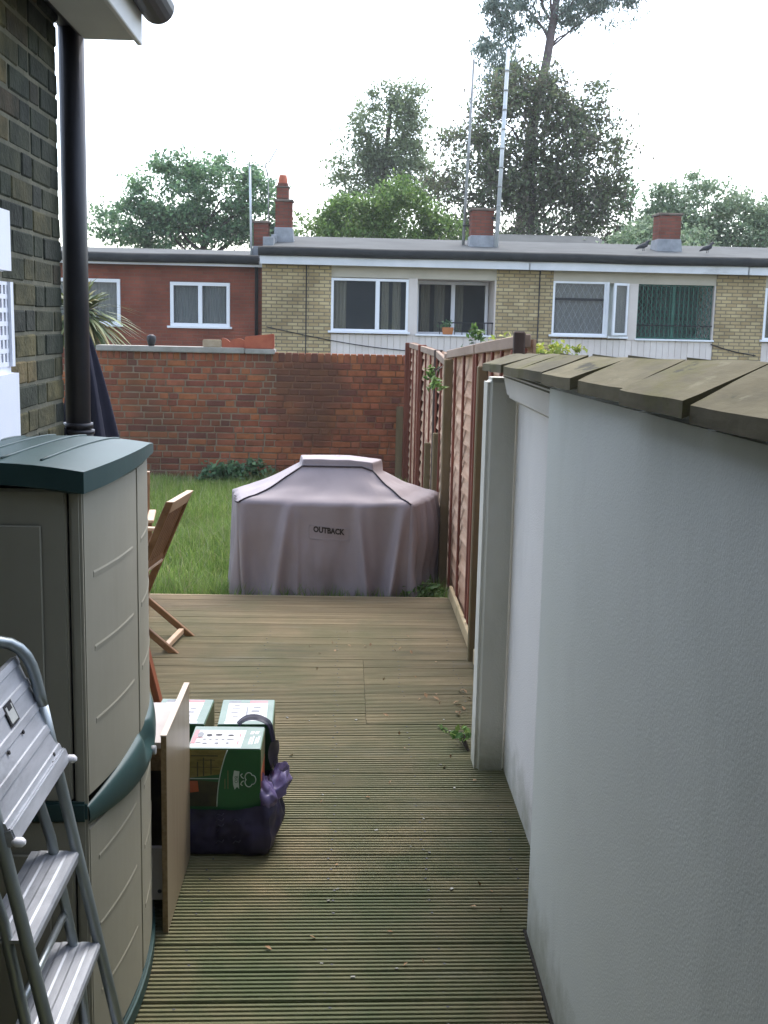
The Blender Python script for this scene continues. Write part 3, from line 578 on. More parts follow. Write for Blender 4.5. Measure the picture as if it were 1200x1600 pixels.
        for k in range(-8, 17):
            for s_ in (1, -1):
                st_ = gw_ / 16; x_0 = bx0 + k * st_ ; z_0 = 1.56 if s_ > 0 else 2.68
                lo_, hi_ = bx0 + 0.02, bx1 - 0.02; run = 8 * st_
                t0 = max(0, (lo_ - x_0) / run); t1 = min(1, (hi_ - x_0) / run)
                if t1 <= t0: continue
                gm.bar((x_0 + run * t0, YF + 0.105, z_0 + s_ * 1.12 * t0), (x_0 + run * t1, YF + 0.105, z_0 + s_ * 1.12 * t1), 0.012, 0.006, (0, 1, 0))
        gm.box(bx0, bx1, YF + 0.095, YF + 0.123, 2.67, 2.70); gm.box(bx0, bx1, YF + 0.095, YF + 0.123, 1.545, 1.575); gm.box(bx0 + 0.77, bx0 + 0.83, YF + 0.093, YF + 0.125, 1.575, 2.67)
        gm.build('folding_gate', 'gategreen', h)
        b = MB(); b.box(bx0, bx1, YF + 1.2, YF + 1.22, 1.5, 2.7); b.build('dark_room', 'darkroom', h)
        b = MB(); b.tube([(bx0, YF + 0.03, 1.83), (bx1, YF + 0.03, 1.83)], 0.012, 6); b.build('railing', 'blackmetal', h)
    if seam is not None:
        b = MB(); b.tube([(seam, YF - 0.012, -0.8), (seam, YF - 0.012, 2.93)], 0.011, 6); b.build('cable', 'blackmetal', h)
    return h
hA = yellow_house('yellow brick terraced house with white framed window beside an open recessed balcony', -1.80, 3.87, -0.33, 2, False, -0.86)
hB = yellow_house('yellow brick terraced house whose balcony is closed by a green lattice gate', 3.875, 8.55, 4.42, 3, True, 4.12)
hC = yellow_house('yellow brick terraced house at the far right, mostly outside the photo', 8.555, 13.4, 9.02, 3, False, None)
# hanging cable across the facade
b = MB(); b.tube([(-1.7 + 5.6 * k / 24, YF - 0.02, 1.62 - 0.42 * (k / 24) - 0.22 * math.sin(PI * k / 24)) for k in range(25)], 0.010, 5); b.build('sagging_cable', 'blackmetal', hA)
b = MB(); b.tube([(7.9 + 1.0 * k / 12, YF - 0.02, 1.45 - 0.22 * (k / 12) - 0.03 * math.sin(PI * k / 12)) for k in range(13)], 0.012, 5); b.build('sagging_cable', 'blackmetal', hB)
# planter on the balcony ledge
pl = thing('window_planter', 'small orange planter with green leaves on the open balcony ledge', 'planter', loc=(2.18, YF + 0.0, 1.541))
b = MB(); b.hexa([(-0.10, -0.05, 0), (0.10, -0.05, 0), (0.10, 0.05, 0), (-0.10, 0.05, 0), (-0.125, -0.07, 0.15), (0.125, -0.07, 0.15), (0.125, 0.07, 0.15), (-0.125, 0.07, 0.15)]); b.build('pot', 'terra_pot', pl, 0.006)
V, F = leaves(NR.normal(size=(90, 3)) * [0.09, 0.04, 0.05] + [0, 0, 0.20], 0.06); np_mesh('leaves', V, F, 'leafdark', pl)

# red brick house at the left, set back a little
YR = 25.5
rh = thing('terraced_house', 'red brick house with white windows at the left of the terrace', 'house')
b = MB(); wall_with_holes(b, -11, -1.80, -0.9, 2.88, YR, YR + 0.25, [(-6.5, -4.88, 1.58, 2.57), (-3.83, -2.52, 1.58, 2.54)])
b.build('wall', 'redhouse', rh)
b = MB(); b.box(-11, -1.80, YR + 5.0, YR + 5.2, -0.9, 3.0); b.build('wall', 'redhouse', rh)
window(rh, -3.82, -2.53, 1.585, 2.535, YR + 0.03, [-3.17], ['net', 'net'], 0.075)
window(rh, -6.49, -4.89, 1.585, 2.565, YR + 0.03, [-5.7], ['net', 'net'], 0.075)
b = MB(); b.box(-11, -1.79, YR - 0.26, YR - 0.225, 2.875, 3.0); b.box(-11, -1.80, YR - 0.225, YR, 2.88, 2.90); b.build('fascia', 'fascia', rh)
roof(rh, -11.05, -1.88, YR, 3.00, 3.46, 4.2, 0.13)
b = MB(); b.tube([(-1.95, YR - 0.05, -0.8), (-1.95, YR - 0.05, 2.80), (-1.95, YR - 0.2, 2.93)], 0.04, 8); b.build('drainpipe', 'blackmetal', rh)

dh = thing('distant_house', 'far grey roofed house glimpsed under the dark tree behind the terrace', 'house')
b = MB(); b.box(4.4, 8.3, 36, 40, -0.9, 3.9); b.build('wall', 'redhouse', dh)
b = MB(); b.hexa([(4.2, 35.7, 3.85), (8.5, 35.7, 3.85), (8.5, 40.3, 3.85), (4.2, 40.3, 3.85), (4.7, 37.7, 4.62), (8.0, 37.7, 4.62), (8.0, 38.3, 4.62), (4.7, 38.3, 4.62)]); b.build('roof', 'felt', dh)
# chimneys: each stands on its house's roof as a part of it
def chimney(parent, x0, x1, z0, z1, fl, pot=None, tall=False, y=27.0):
    d = min(0.7, (x1 - x0) * 1.1); st = MB(); st.box(x0, x1, y, y + d, z0, z1)
    if tall:
        xm = (x0 + x1) / 2 - 0.03; st.box(xm - 0.135, xm + 0.135, y + 0.03, y + d - 0.05, z1 + 0.06, z1 + 0.31); st.box(xm - 0.115, xm + 0.115, y + 0.045, y + d - 0.07, z1 + 0.35, z1 + 0.42)
    c = st.build('chimney', 'chimbrick', parent, 0.012, 1)
    cp = MB(); cp.box(x0 - 0.03, x1 + 0.03, y - 0.03, y + d + 0.03, z1 - 0.0, z1 + 0.055)
    cp.build('cap', 'chimcap', c, 0.012, 1)
    if tall: cp = MB(); cp.box(xm - 0.155, xm + 0.155, y + 0.02, y + d - 0.03, z1 + 0.311, z1 + 0.349); cp.build('cap', 'chimcap', c, 0.012, 1)
    fb = MB(); fb.hexa([(x0 - 0.05, y - 0.06, z0 - 0.2), (x1 + 0.06, y - 0.06, z0 - 0.2), (x1 + 0.06, y + d + 0.05, z0 - 0.2), (x0 - 0.05, y + d + 0.05, z0 - 0.2), (x0 - 0.015, y - 0.02, z0 + fl), (x1 + 0.015, y - 0.02, z0 + fl), (x1 + 0.015, y + d + 0.02, z0 + fl), (x0 - 0.015, y + d + 0.02, z0 + fl)]); fb.build('flashing', 'lead', c, 0.01, 1)
    if pot:
        q = MB(); xm = (x0 + x1) / 2 - 0.03
        q.tube([(xm, y + 0.18, z1 + 0.40), (xm, y + 0.18, z1 + 0.43), (xm, y + 0.18, z1 + 0.60)], [0.12, 0.11, 0.085], 12); q.build('chimney_pot', 'terracotta', c)
chimney(hA, -1.65, -1.27, 3.62, 4.42, 0.23, True, True)
chimney(hA, 2.83, 3.34, 3.62, 4.33, 0.16)
chimney(hB, 7.16, 7.67, 3.62, 4.33, 0.18)
chimney(rh, -2.14, -1.80, 3.30, 3.93, 0.12)
# left end parapet steps of the yellow terrace
b = MB(); b.box(-1.85, -1.62, 25.9, 26.6, 3.3, 3.56); b.box(-1.72, -1.60, 26.6, 27.1, 3.4, 3.66); b.build('parapet', 'lead', hA, 0.01, 1)
# aerials and poles
def pole(pts, r, m, label, cat='pole'):
    b = MB(); b.tube(pts, r, 8); return tag(b.build('aerial_pole', m), label, cat)
p1 = thing('aerial_pole', 'tall bright galvanised pole fixed beside the middle chimney', 'pole')
b = MB(); b.tube([(3.405, 26.93, 3.5), (3.52, 26.95, 7.85)], [0.05, 0.045], 10); b.build('mast', 'galv', p1)
b = MB()
for k in range(9): z = 4.0 + k * 0.42; x = 3.405 + (z - 3.5) * 0.0264; b.tube([(x, 26.94, z), (x, 26.94, z + 0.035)], 0.056, 10)
b.build('collar', 'oldpole', p1); b = MB(); b.box(3.28, 3.47, 26.96, 26.99, 4.15, 4.19); b.build('bracket', 'blackmetal', p1)
p2 = thing('aerial_pole', 'thin dull grey pole left of the middle chimney', 'pole')
b = MB(); b.tube([(2.69, 27.4, 3.55), (2.80, 27.4, 7.7)], [0.035, 0.028], 8); b.build('mast', 'oldpole', p2)
b = MB(); b.box(2.66, 2.86, 27.33, 27.36, 4.0, 4.03); b.build('bracket', 'blackmetal', p2)
p3 = thing('tv_aerial', 'thin white aerial pole beside the leftmost chimney', 'aerial')
b = MB(); b.tube([(-2.18, 26.9, 3.2), (-2.22, 26.9, 5.15)], 0.028, 8); b.build('mast', 'galv', p3)
b = MB(); b.tube([(-2.22, 26.9, 5.05), (-2.22, 26.9, 5.28)], 0.01, 6); b.tube([(-2.32, 26.9, 5.2), (-2.18, 26.9, 5.17)], 0.012, 6); b.build('antenna', 'oldpole', p3)
p4 = thing('tv_aerial', 'faint thin pole with a slanting broken aerial above the left chimneys', 'aerial')
b = MB(); b.tube([(-1.83, 27.6, 3.3), (-1.86, 27.6, 5.30)], [0.02, 0.007], 6); b.build('mast', 'oldpole', p4)
b = MB(); b.tube([(-1.86, 27.6, 5.02), (-1.93, 27.6, 5.30), (-1.83, 27.6, 5.36), (-1.66, 27.6, 5.65)], 0.017, 6); b.build('antenna', 'oldpole', p4)
# pigeons on the roof
for x, y, z, lb in ((6.63, 26.3, 3.475, 'left'), (8.02, 26.1, 3.45, 'right')):
    bd = MB(); bd.tube([(-0.16, 0, 0.04), (-0.08, 0, 0.09), (0.0, 0, 0.11), (0.07, 0, 0.14), (0.10, 0, 0.20), (0.13, 0, 0.22), (0.17, 0, 0.20)], [0.012, 0.04, 0.06, 0.055, 0.035, 0.035, 0.006], 10)
    bd.tube([(0.01, 0.02, 0.07), (0.01, 0.02, 0.0)], 0.007, 5); bd.tube([(0.03, -0.02, 0.07), (0.03, -0.02, 0.0)], 0.007, 5)
    tag(bd.build('pigeon', 'bird', None, 0, loc=(x, y, z)), 'dark pigeon standing on the grey roof just %s of the right chimney' % lb, 'bird', 'pigeons on the roof')

# thin added haze volume: lifts dark far trees, standing in for lens glare
b = MB(); b.box(-155, 155, -155, 155, -2.0, 18.5); hz = b.build('glare_haze', None); hz['kind'] = 'stuff'
hm = bpy.data.materials.new('glare_haze'); hm.use_nodes = True; hn = hm.node_tree; hn.nodes.clear(); ho = hn.nodes.new('ShaderNodeOutputMaterial'); hv_ = hn.nodes.new('ShaderNodeVolumePrincipled')
hv_.inputs['Color'].default_value = (0.94, 0.95, 0.96, 1); hv_.inputs['Density'].default_value = 0.0008; hn.links.new(hv_.outputs[0], ho.inputs['Volume']); hz.data.materials.append(hm)

# ------------------------------------------------------------------ trees beyond the houses
def tree(name, label, blobs, nclump, nleaf, sig, size, m, trunk, limbs, bark='bark', droop=0.0, cat='tree', aspect=0.55, shell=0.45, tr=0.22):
    t = thing(name, label, cat, 'trees and bushes behind the houses' if cat in ('tree', 'bush') else None)
    pts, cc = clumps(blobs, nclump, nleaf, sig, shell)
    V, F = leaves(pts, size, droop, aspect); np_mesh('crown', V, F, m, t)
    b = MB(); n = len(trunk); b.tube(trunk, [tr * (1 - 0.6 * i / (n - 1)) for i in range(n)], 8)
    for k in range(limbs):
        q = Vector(cc[R.randrange(len(cc))]); zq = q.z - (0.5 + 0.6 * math.hypot(q.x - trunk[-1][0], 0)); i = max([j for j in range(n - 1) if trunk[j][2] <= zq] or [0]); f0 = min(1, max(0, (zq - trunk[i][2]) / (trunk[i + 1][2] - trunk[i][2]))); p0 = Vector(trunk[i]).lerp(Vector(trunk[i + 1]), f0); mid = p0.lerp(q, 0.55) + Vector((R.uniform(-.3, .3), 0, R.uniform(0.05, .4)))
        r0 = tr * 0.26 * R.uniform(0.5, 1.2); b.tube([p0, p0.lerp(mid, 0.5) + Vector((R.uniform(-.1, .1), 0, R.uniform(-.1, .1))), mid, q], [r0, r0 * 0.75, r0 * 0.5, r0 * 0.2], 5)
    b.build('trunk', bark, t)
    return t
tree('broadleaf_tree', 'dark green rounded tree behind the red house with sky showing through', [(-6.7, 45, 6.3, 1.7, 1.4, 1.5), (-4.9, 45, 6.3, 1.5, 1.4, 1.5), (-3.4, 45.5, 6.0, 1.2, 1.2, 1.4), (-8.3, 45, 5.2, 1.4, 1.2, 0.8), (-6.2, 45, 5.0, 2.0, 1.2, 1.0), (-3.2, 45, 4.8, 1.4, 1.0, 0.7)], 250, 95, 0.22, 0.17, 'leafdark', [(-5.6, 45, -0.9), (-5.6, 45, 2), (-5.5, 45, 4.2), (-5.3, 45, 5.6)], 22, shell=0.5)
tree('broadleaf_tree', 'loose pale green tree standing far back between the chimneys', [(1.6, 56, 10.6, 2.0, 1.4, 2.0), (0.3, 56, 9.0, 1.4, 1.2, 1.2), (2.4, 56, 8.6, 1.7, 1.2, 1.8), (0.9, 56, 7.0, 1.8, 1.2, 1.8), (2.6, 56, 11.9, 1.0, 1, 1.0)], 210, 90, 0.28, 0.18, 'leafmid', [(1.6, 56, -0.9), (1.6, 56, 5), (1.7, 56, 9), (1.9, 56, 11.5)], 26)
tree('bush', 'bright yellow green bush rising over the roof left of the middle chimney', [(0.2, 38, 4.6, 1.5, 1.2, 1.3), (1.7, 38, 4.9, 1.3, 1.2, 1.3), (-1.0, 38, 4.3, 0.9, 1, 0.9), (2.9, 38, 4.2, 1.0, 1, 1.0), (3.5, 38, 3.9, 0.7, 1, 0.8)], 210, 90, 0.22, 0.14, 'leafbright', [(1, 38, -0.9), (1, 38, 2), (1.1, 38, 4)], 8, cat='bush', shell=0.55)
tree('broadleaf_tree', 'broad dark purple green tree behind the tall poles', [(6.4, 43, 8.2, 2.6, 1.8, 2.3), (4.6, 43, 7.3, 1.9, 1.5, 1.9), (8.2, 43, 7.6, 2.0, 1.6, 2.2), (6.5, 43, 5.5, 3.2, 1.6, 1.8), (9.3, 43, 5.8, 1.3, 1.2, 1.4), (4.0, 43, 5.6, 1.3, 1.2, 1.6), (8.9, 43, 9.5, 0.8, 0.8, 0.8), (6.2, 43, 10.0, 1.6, 1.2, 1.0)], 430, 95, 0.30, 0.16, 'leafpurple', [(6.6, 43, -0.9), (6.6, 43, 3), (6.7, 43, 6), (6.6, 43, 9)], 34, shell=0.4)
tree('broadleaf_tree', 'tall slender tree with bare reddish trunk and drooping teal leaves at the top', [(6.0, 46, 14.0, 1.2, 1, 1.2), (8.2, 46, 13.9, 1.3, 1, 0.9), (9.9, 46, 13.6, 1.0, 1, 0.6), (5.7, 46, 12.1, 0.9, 0.8, 1.2), (7.0, 46, 15.0, 1.6, 1, 0.9), (6.6, 46, 13.3, 0.9, 0.8, 0.8), (9.2, 46, 14.6, 1.4, 1, 0.7), (5.5, 46, 13.0, 0.6, 0.6, 0.8), (10.6, 46, 14.4, 1.1, 0.8, 0.6), (5.9, 46, 10.8, 0.9, 0.8, 0.9), (9.4, 46, 11.2, 0.3, 0.3, 0.4)], 240, 75, 0.2, 0.17, 'leafteal', [(6.6, 46, -0.9), (6.7, 46, 5), (7.0, 46, 9), (7.5, 46, 11.8), (7.8, 46, 14.2), (7.9, 46, 16)], 11, bark='barkpink', droop=1.2, aspect=0.35, tr=0.26)
tree('bush', 'pale grey green bush low behind the right chimney', [(9.6, 37, 4.3, 1.2, 1, 0.9), (8.6, 37, 3.9, 0.8, 1, 0.7), (10.7, 37, 4.0, 0.9, 1, 0.8)], 120, 80, 0.2, 0.15, 'leafgrey', [(9.6, 37, -0.9), (9.6, 37, 2), (9.6, 37, 3.6)], 8, cat='bush', shell=0.5)
tree('broadleaf_tree', 'rounded grey green tree at the right edge behind the roof', [(12.0, 41, 5.5, 1.7, 1.4, 1.5), (11.2, 41, 4.9, 1.0, 1.2, 1.2), (13.8, 41, 5.0, 1.5, 1.4, 1.4), (15.2, 41, 4.9, 1.4, 1.2, 1.3), (11.0, 41, 4.4, 1.2, 1.2, 0.9), (12.9, 41, 4.2, 2.4, 1.2, 0.9)], 300, 120, 0.25, 0.14, 'leafgrey', [(12.8, 41, -0.9), (12.8, 41, 2), (12.9, 41, 4.2)], 14, shell=0.5)
tree('broadleaf_tree', 'thin dark sapling between the dark tree and the right bushes', [(10.6, 44, 5.2, 0.6, 0.6, 1.2), (10.3, 44, 6.6, 0.5, 0.5, 0.6), (10.9, 44, 4.3, 0.7, 0.6, 0.7)], 34, 50, 0.2, 0.17, 'leafdark', [(10.6, 44, -0.9), (10.6, 44, 3), (10.55, 44, 6.4)], 8, tr=0.08)

# ------------------------------------------------------------------ fence on the right
fn = thing('lap_fence', 'red stained lap panel fence with mossy posts along the right of the lawn', 'fence', loc=(0.70, 0, 0))
def panel(y0, y1, t0, t1, fx=0.06, sp=0.42):
    p = bpy.data.objects.new('fence_panel', None); COL.objects.link(p); p.parent = fn; p.location = (fx, y0, 0)
    L = y1 - y0; hmin = min(t0, t1) - 0.06; n = int((hmin + 0.05) / 0.098) + 1
    sm = MB(); sm.grid(lambda u, v: Vector((-0.021 + 0.029 * v + 0.004 * math.sin(u * 9 + 1), u * L, 0.115 * v + 0.004 * math.sin(u * 13) * (1 - v))), 9, 2, smooth=True)
    sm.grid(lambda u, v: Vector((-0.010 + 0.029 * v + 0.004 * math.sin(u * 9 + 1), u * L, 0.115 * v + 0.004 * math.sin(u * 13) * (1 - v))), 9, 2, smooth=True)
    k = len(sm.v) // 2; n9 = 9
    sm.add([sm.v[i] for i in range(n9)] + [sm.v[k + i] for i in range(n9)], [(i, i + 1, n9 + i + 1, n9 + i) for i in range(n9 - 1)])
    sme = sm.mesh('slat', 'fslat')
    for i in range(n + 1):
        z = -0.02 + i * 0.098
        if z + 0.115 > hmin + 0.09: break
        o = link('slat', sme, p); o.location = (R.uniform(-.004, .004), 0, z + R.uniform(-.006, .006))
    # sloping top slat, cap rail and battens
    b = MB(); zt = z
    b.hexa([(0.0, 0, zt - 0.01), (0.012, 0, zt - 0.01), (0.012, L, zt - 0.01), (0.0, L, zt - 0.01), (0.0, 0, t0 - 0.02), (0.012, 0, t0 - 0.02), (0.012, L, t1 - 0.02), (0.0, L, t1 - 0.02)]); b.build('slat', 'fslat', p)
    b = MB(); b.hexa([(-0.04, 0, t0 - 0.055), (-0.010, 0, t0 - 0.055), (-0.010, L, t1 - 0.055), (-0.04, L, t1 - 0.055), (-0.04, 0, t0 + 0.0), (-0.010, 0, t0 + 0.0), (-0.010, L, t1 + 0.0), (-0.04, L, t1 + 0.0)]); b.build('cap_rail', 'frail', p, 0.004, 1)
    nb = max(2, round(L / sp))
    for i in range(nb + 1):
        y = 0.02 + (L - 0.04) * i / nb; tp = t0 + (t1 - t0) * y / L - 0.056
        b = MB(); b.box(-0.037, -0.022, y - 0.019, y + 0.019, 0.0, tp); b.build('batten', 'fbatten', p, 0.003, 1)
panel(4.70, 6.48, 1.76, 1.685, sp=0.36); panel(6.56, 8.28, 1.68, 1.60, sp=0.58)
panel(8.40, 9.28, 1.535, 1.575, sp=0.5); panel(9.36, 11.2, 1.575, 1.57, sp=0.6); panel(11.28, 13.2, 1.57, 1.56, sp=0.64)
for y, z1, w_, m, dx in ((4.655, 1.77, 0.045, 'fpostdark', -0.005), (6.0, 1.58, 0.055, 'fpost', 0.012), (7.98, 1.55, 0.06, 'fpost', 0.01), (8.34, 1.58, 0.07, 'frail', 0.045), (8.9, 0.95, 0.05, 'fpost', 0.012), (9.80, 0.78, 0.05, 'fpost', 0.012), (9.32, 1.58, 0.07, 'fpostdark', 0.045), (11.24, 1.58, 0.08, 'fbatten', 0.04), (13.28, 1.56, 0.10, 'fbatten', 0.03)):
    b = MB(); b.box(dx - w_ / 2, dx + w_ / 2, y - w_ / 2, y + w_ / 2, -0.6, z1); b.build('post', m, fn, 0.006, 1)
for y0, y1 in ((4.70, 5.93), (6.07, 7.40)):
    b = MB(); b.box(0.006, 0.028, y0, y1, 0.004, 0.085); b.build('gravel_board', 'gravelbd', fn, 0.004, 1)

# yellow-green shrub showing over the fence, small plants
def plant(name, label, cat, blobs, n, nl, sig, size, m, stems, loc=(0, 0, 0), group=None, droop=0.0, aspect=0.6):
    t = thing(name, label, cat, group)
    pts, cc = clumps(blobs, n, nl, sig, 0.2); V, F = leaves(pts, size, droop, aspect); np_mesh('leaves', V, F, m, t)
    if stems:
        b = MB()
        for s0 in stems:
            for k in range(max(3, n // 4)):
                q = Vector(cc[R.randrange(len(cc))]); p0 = Vector(s0); b.tube([p0, p0.lerp(q, 0.5) + Vector((R.uniform(-.02, .02), R.uniform(-.02, .02), 0.02)), q], [0.006, 0.004, 0.002], 5)
        b.build('stem', 'bark', t)
    return t
plant('shrub', 'yellow green shrub showing above the fence end', 'shrub', [(1.24, 9.0, 1.60, 0.17, 0.2, 0.13), (1.42, 9.1, 1.52, 0.2, 0.2, 0.14), (1.60, 9.1, 1.48, 0.12, 0.2, 0.1)], 44, 26, 0.045, 0.05, 'leafyellow', [(1.3, 9.0, 0.2)])
plant('shrub', 'small yellow green sprig poking over the stone coping', 'shrub', [(1.62, 8.8, 1.58, 0.09, 0.1, 0.1), (1.74, 8.8, 1.62, 0.07, 0.1, 0.06)], 11, 18, 0.03, 0.045, 'leafyellow', [(1.65, 8.8, 0.2)])
plant('climber', 'thin leafy climber above the fence left of the yellow shrub', 'plant', [(1.02, 9.1, 1.70, 0.12, 0.05, 0.1)], 8, 12, 0.03, 0.045, 'leafweed', [(1.05, 9.1, 0.5)])
plant('climber', 'small green climber sprig hanging on the fence post', 'plant', [(0.60, 7.6, 1.40, 0.05, 0.18, 0.05), (0.58, 7.95, 1.43, 0.03, 0.1, 0.06)], 9, 9, 0.022, 0.05, 'leafweed', [(0.66, 7.9, 1.5)])
plant('weed', 'leafy green weed growing through the deck beside the white pillar', 'weed', [(0.535, 4.70, 0.05, 0.03, 0.10, 0.05), (0.42, 4.85, 0.015, 0.12, 0.10, 0.015)], 9, 6, 0.018, 0.036, 'leafweed', [(0.55, 4.66, 0.0)])
plant('weed', 'low green weeds at the fence foot beside the barbecue', 'weed', [(0.60, 7.60, 0.0, 0.08, 0.10, 0.05), (0.48, 7.54, -0.02, 0.1, 0.06, 0.05)], 18, 14, 0.03, 0.04, 'leafweed', None)
plant('weed', 'dark leafy weed clump in the grass against the brick wall', 'weed', [(-1.15, 13.2, 0.06, 0.35, 0.12, 0.14), (-1.5, 13.25, 0.0, 0.2, 0.1, 0.1)], 40, 18, 0.05, 0.07, 'leafdark', None)
# spiky cordyline behind the wall at the left
sp = thing('cordyline', 'spiky yellow green cordyline partly hidden behind the black downpipe', 'plant', loc=(-3.30, 14.6, 0))
V = []; F = []
for k in range(300):
    d = Vector((R.gauss(0, 1), R.gauss(0, 1), R.gauss(0.35, 0.8))).normalized(); L = R.uniform(0.55, 0.95); sd_ = d.cross(Vector((0, 0, 1))); sd_.normalize(); c0 = Vector((0, 0, 1.78))
    n0 = len(V); ks = 5
    for i in range(ks):
        t_ = i / (ks - 1); p = c0 + d * L * t_ + Vector((0, 0, -0.42 * L * t_ * t_)); w_ = 0.030 * (1 - t_ ** 2) + 0.001; V += [p - sd_ * w_, p + sd_ * w_]
    F += [(n0 + 2 * i, n0 + 2 * i + 1, n0 + 2 * i + 3, n0 + 2 * i + 2) for i in range(ks - 1)]
np_mesh('leaves', [tuple(v) for v in V], F, 'leafcord', sp)
b = MB(); b.tube([(0, 0, -0.9), (0.02, 0, 0.5), (0, 0, 1.65)], [0.09, 0.075, 0.06], 8); b.build('trunk', 'bark', sp)

# ------------------------------------------------------------------ white rendered wall at the right, with stone coping
rw = thing('rendered_wall', 'high white rendered garden wall with weathered stone coping along the right', 'wall')
b = MB(); b.hexa([(0.570, -0.5, -0.3), (0.90, -0.5, -0.3), (0.90, 3.19, -0.3), (0.570, 3.19, -0.3), (0.565, -0.5, 1.685), (0.90, -0.5, 1.685), (0.90, 3.19, 1.638), (0.565, 3.19, 1.638)]); near = b.build('wall_face', 'render', rw, 0.012, 3)
b = MB(); b.box(0.672, 0.88, 3.187, 4.46, -0.3, 1.612); b.build('recessed_face', 'render_clean', rw, 0.004, 1)
b = MB(); b.hexa([(0.620, 3.188, 1.525), (0.671, 3.188, 1.495), (0.671, 4.405, 1.495), (0.620, 4.405, 1.525), (0.600, 3.188, 1.618), (0.671, 3.188, 1.618), (0.671, 4.405, 1.618), (0.600, 4.405, 1.618)]); b.build('lintel', 'render_clean', rw, 0.008, 2)
b = MB(); b.box(0.56, 0.575, 1.0, 3.195, -0.02, 0.006); b.build('base_joint', 'joist', rw)
ys = [4.52, 4.22, 3.90, 3.50, 3.09, 2.66, 2.20, 1.76, 1.33, 0.9, 0.45, 0.0, -0.5]
for i in range(len(ys) - 1):
    y1, y0 = ys[i], ys[i + 1]; n = 9; gap = 0.006
    x0 = 0.528 + R.uniform(-0.007, 0.007); zf = 1.652 + 0.0052 * i + R.uniform(-0.003, 0.003); zr = 1.688 + 0.0095 * i; th = 0.028
    xr = 0.655 + R.uniform(-.006, .006); sk = R.uniform(-0.006, 0.006)
    def top(u, v):
        y = y0 + gap + (y1 - y0 - 2 * gap) * u; x = x0 + sk * (u - 0.5) + (xr - x0) * v
        z = zf + (zr - zf) * v + 0.009 * (0.5 - u) + 0.004 * noise.noise(Vector((x * 9, y * 4, i * 3.1)))
        ex = 0.004 * noise.noise(Vector((y * 6, i * 1.7, 0))) if v == 0 else 0
        return Vector((x + ex, y, z))
    s_ = MB(); nu, nv = 12, 7
    s_.grid(top, nu, nv, smooth=False); s_.grid(lambda u, v: top(u, v) - Vector((0, 0, th)), nu, nv, smooth=False); k = nu * nv
    ring = [j for j in range(nu)] + [j * nu + nu - 1 for j in range(1, nv)] + [(nv - 1) * nu + j for j in range(nu - 2, -1, -1)] + [j * nu for j in range(nv - 2, 0, -1)]
    vs_ = [s_.v[j] for j in ring] + [s_.v[k + j] for j in ring]; m_ = len(ring)
    s_.add(vs_, [(j, (j + 1) % m_, m_ + (j + 1) % m_, m_ + j) for j in range(m_)])
    s_.build('coping_slab', 'slab', rw)
    bk = MB(); bk.hexa([(xr - 0.004, y0 + gap, zr - 0.03), (xr + 0.15, y0 + gap, zr - 0.10), (xr + 0.15, y1 - gap, zr - 0.10), (xr - 0.004, y1 - gap, zr - 0.03), (xr - 0.002, y0 + gap, zr - 0.001), (xr + 0.16, y0 + gap, zr - 0.07), (xr + 0.16, y1 - gap, zr - 0.07), (xr - 0.002, y1 - gap, zr - 0.001)]); bk.build('coping_slab', 'slab', rw)
b = MB(); b.hexa([(0.57, -0.6, 1.63), (0.86, -0.6, 1.63), (0.86, 4.44, 1.63), (0.57, 4.44, 1.63), (0.575, -0.6, 1.653), (0.80, -0.6, 1.66), (0.80, 4.44, 1.66), (0.575, 4.44, 1.653)])
b = MB(); b.hexa([(0.60, -0.45, 1.60), (0.86, -0.45, 1.60), (0.86, 4.40, 1.60), (0.60, 4.40, 1.60), (0.660, -0.45, 1.72), (0.72, -0.45, 1.72), (0.72, 4.40, 1.655), (0.660, 4.40, 1.655)]); b.build('mortar_bed', 'lmortar', rw)
b = MB(); b.box(0.551, 0.680, 4.45, 4.60, -0.3, 1.592)
tag(b.build('rendered_pillar', 'render_cream', None, 0.018, 3), 'narrow white rendered pillar between the wall and the fence', 'pillar')

# ------------------------------------------------------------------ the brick house extension at the left
hs_ = thing('brick_house', 'sooty stock brick house side with white eaves at the left edge', 'house')
b = MB(); b.box(-3.4, -0.9542, -0.5, 3.942, -0.3, 2.93); b.build('wall', 'lmortar', hs_)
CHL = 0.0752; LB = []
for c in range(43):
    z = -0.29 + CHL * c + 0.036; y = 3.95; k = c % 2; first = True
    while y > -0.45:
        L = (0.112 if k % 2 else 0.225); 
        LB.append((y - L / 2, z, L)); y -= L; k += 1
LB = [q for q in LB if q[1] < 2.91]
bs_, bh_ = [brick_mesh('brick', 0.1, 0.066, 0.214, 'lbrick', 20 + k) for k in range(4)], [brick_mesh('brick', 0.1, 0.066, 0.102, 'lbrick', 30 + k) for k in range(3)]
LB.sort(key=lambda q: (not (q[1] > 1.3 and q[0] > 2.1), q[0] < 2.6, R.random())); rest = MB()
for i, (y, z, L) in enumerate(LB):
    me = R.choice(bs_ if L > 0.2 else bh_); p = (-1.0 + R.uniform(-0.002, 0.002), y + R.uniform(-.002, .002), z + R.uniform(-.002, .002))
    if i < 300:
        o = link('brick', me, hs_); o.location = p; o.rotation_euler = (R.uniform(-.01, .01), R.uniform(-.01, .01), R.uniform(-.01, .01))
    else: rest.add([v.co + Vector(p) for v in me.vertices], [tuple(f.vertices) for f in me.polygons])
o = rest.build('brick_courses', 'lbrick', hs_); o['kind'] = 'stuff'
b = MB(); b.box(-0.868, -0.70, -0.5, 3.99, 2.685, 2.70); b.build('soffit', 'soffit', hs_)
b = MB(); b.box(-0.880, -0.868, -0.5, 3.985, 2.69, 2.90); b.build('soffit_side', 'gutter', hs_)
b = MB(); b.box(-0.70, -0.682, -0.5, 4.0, 2.672, 2.83); b.build('fascia', 'fascia', hs_, 0.003, 1)
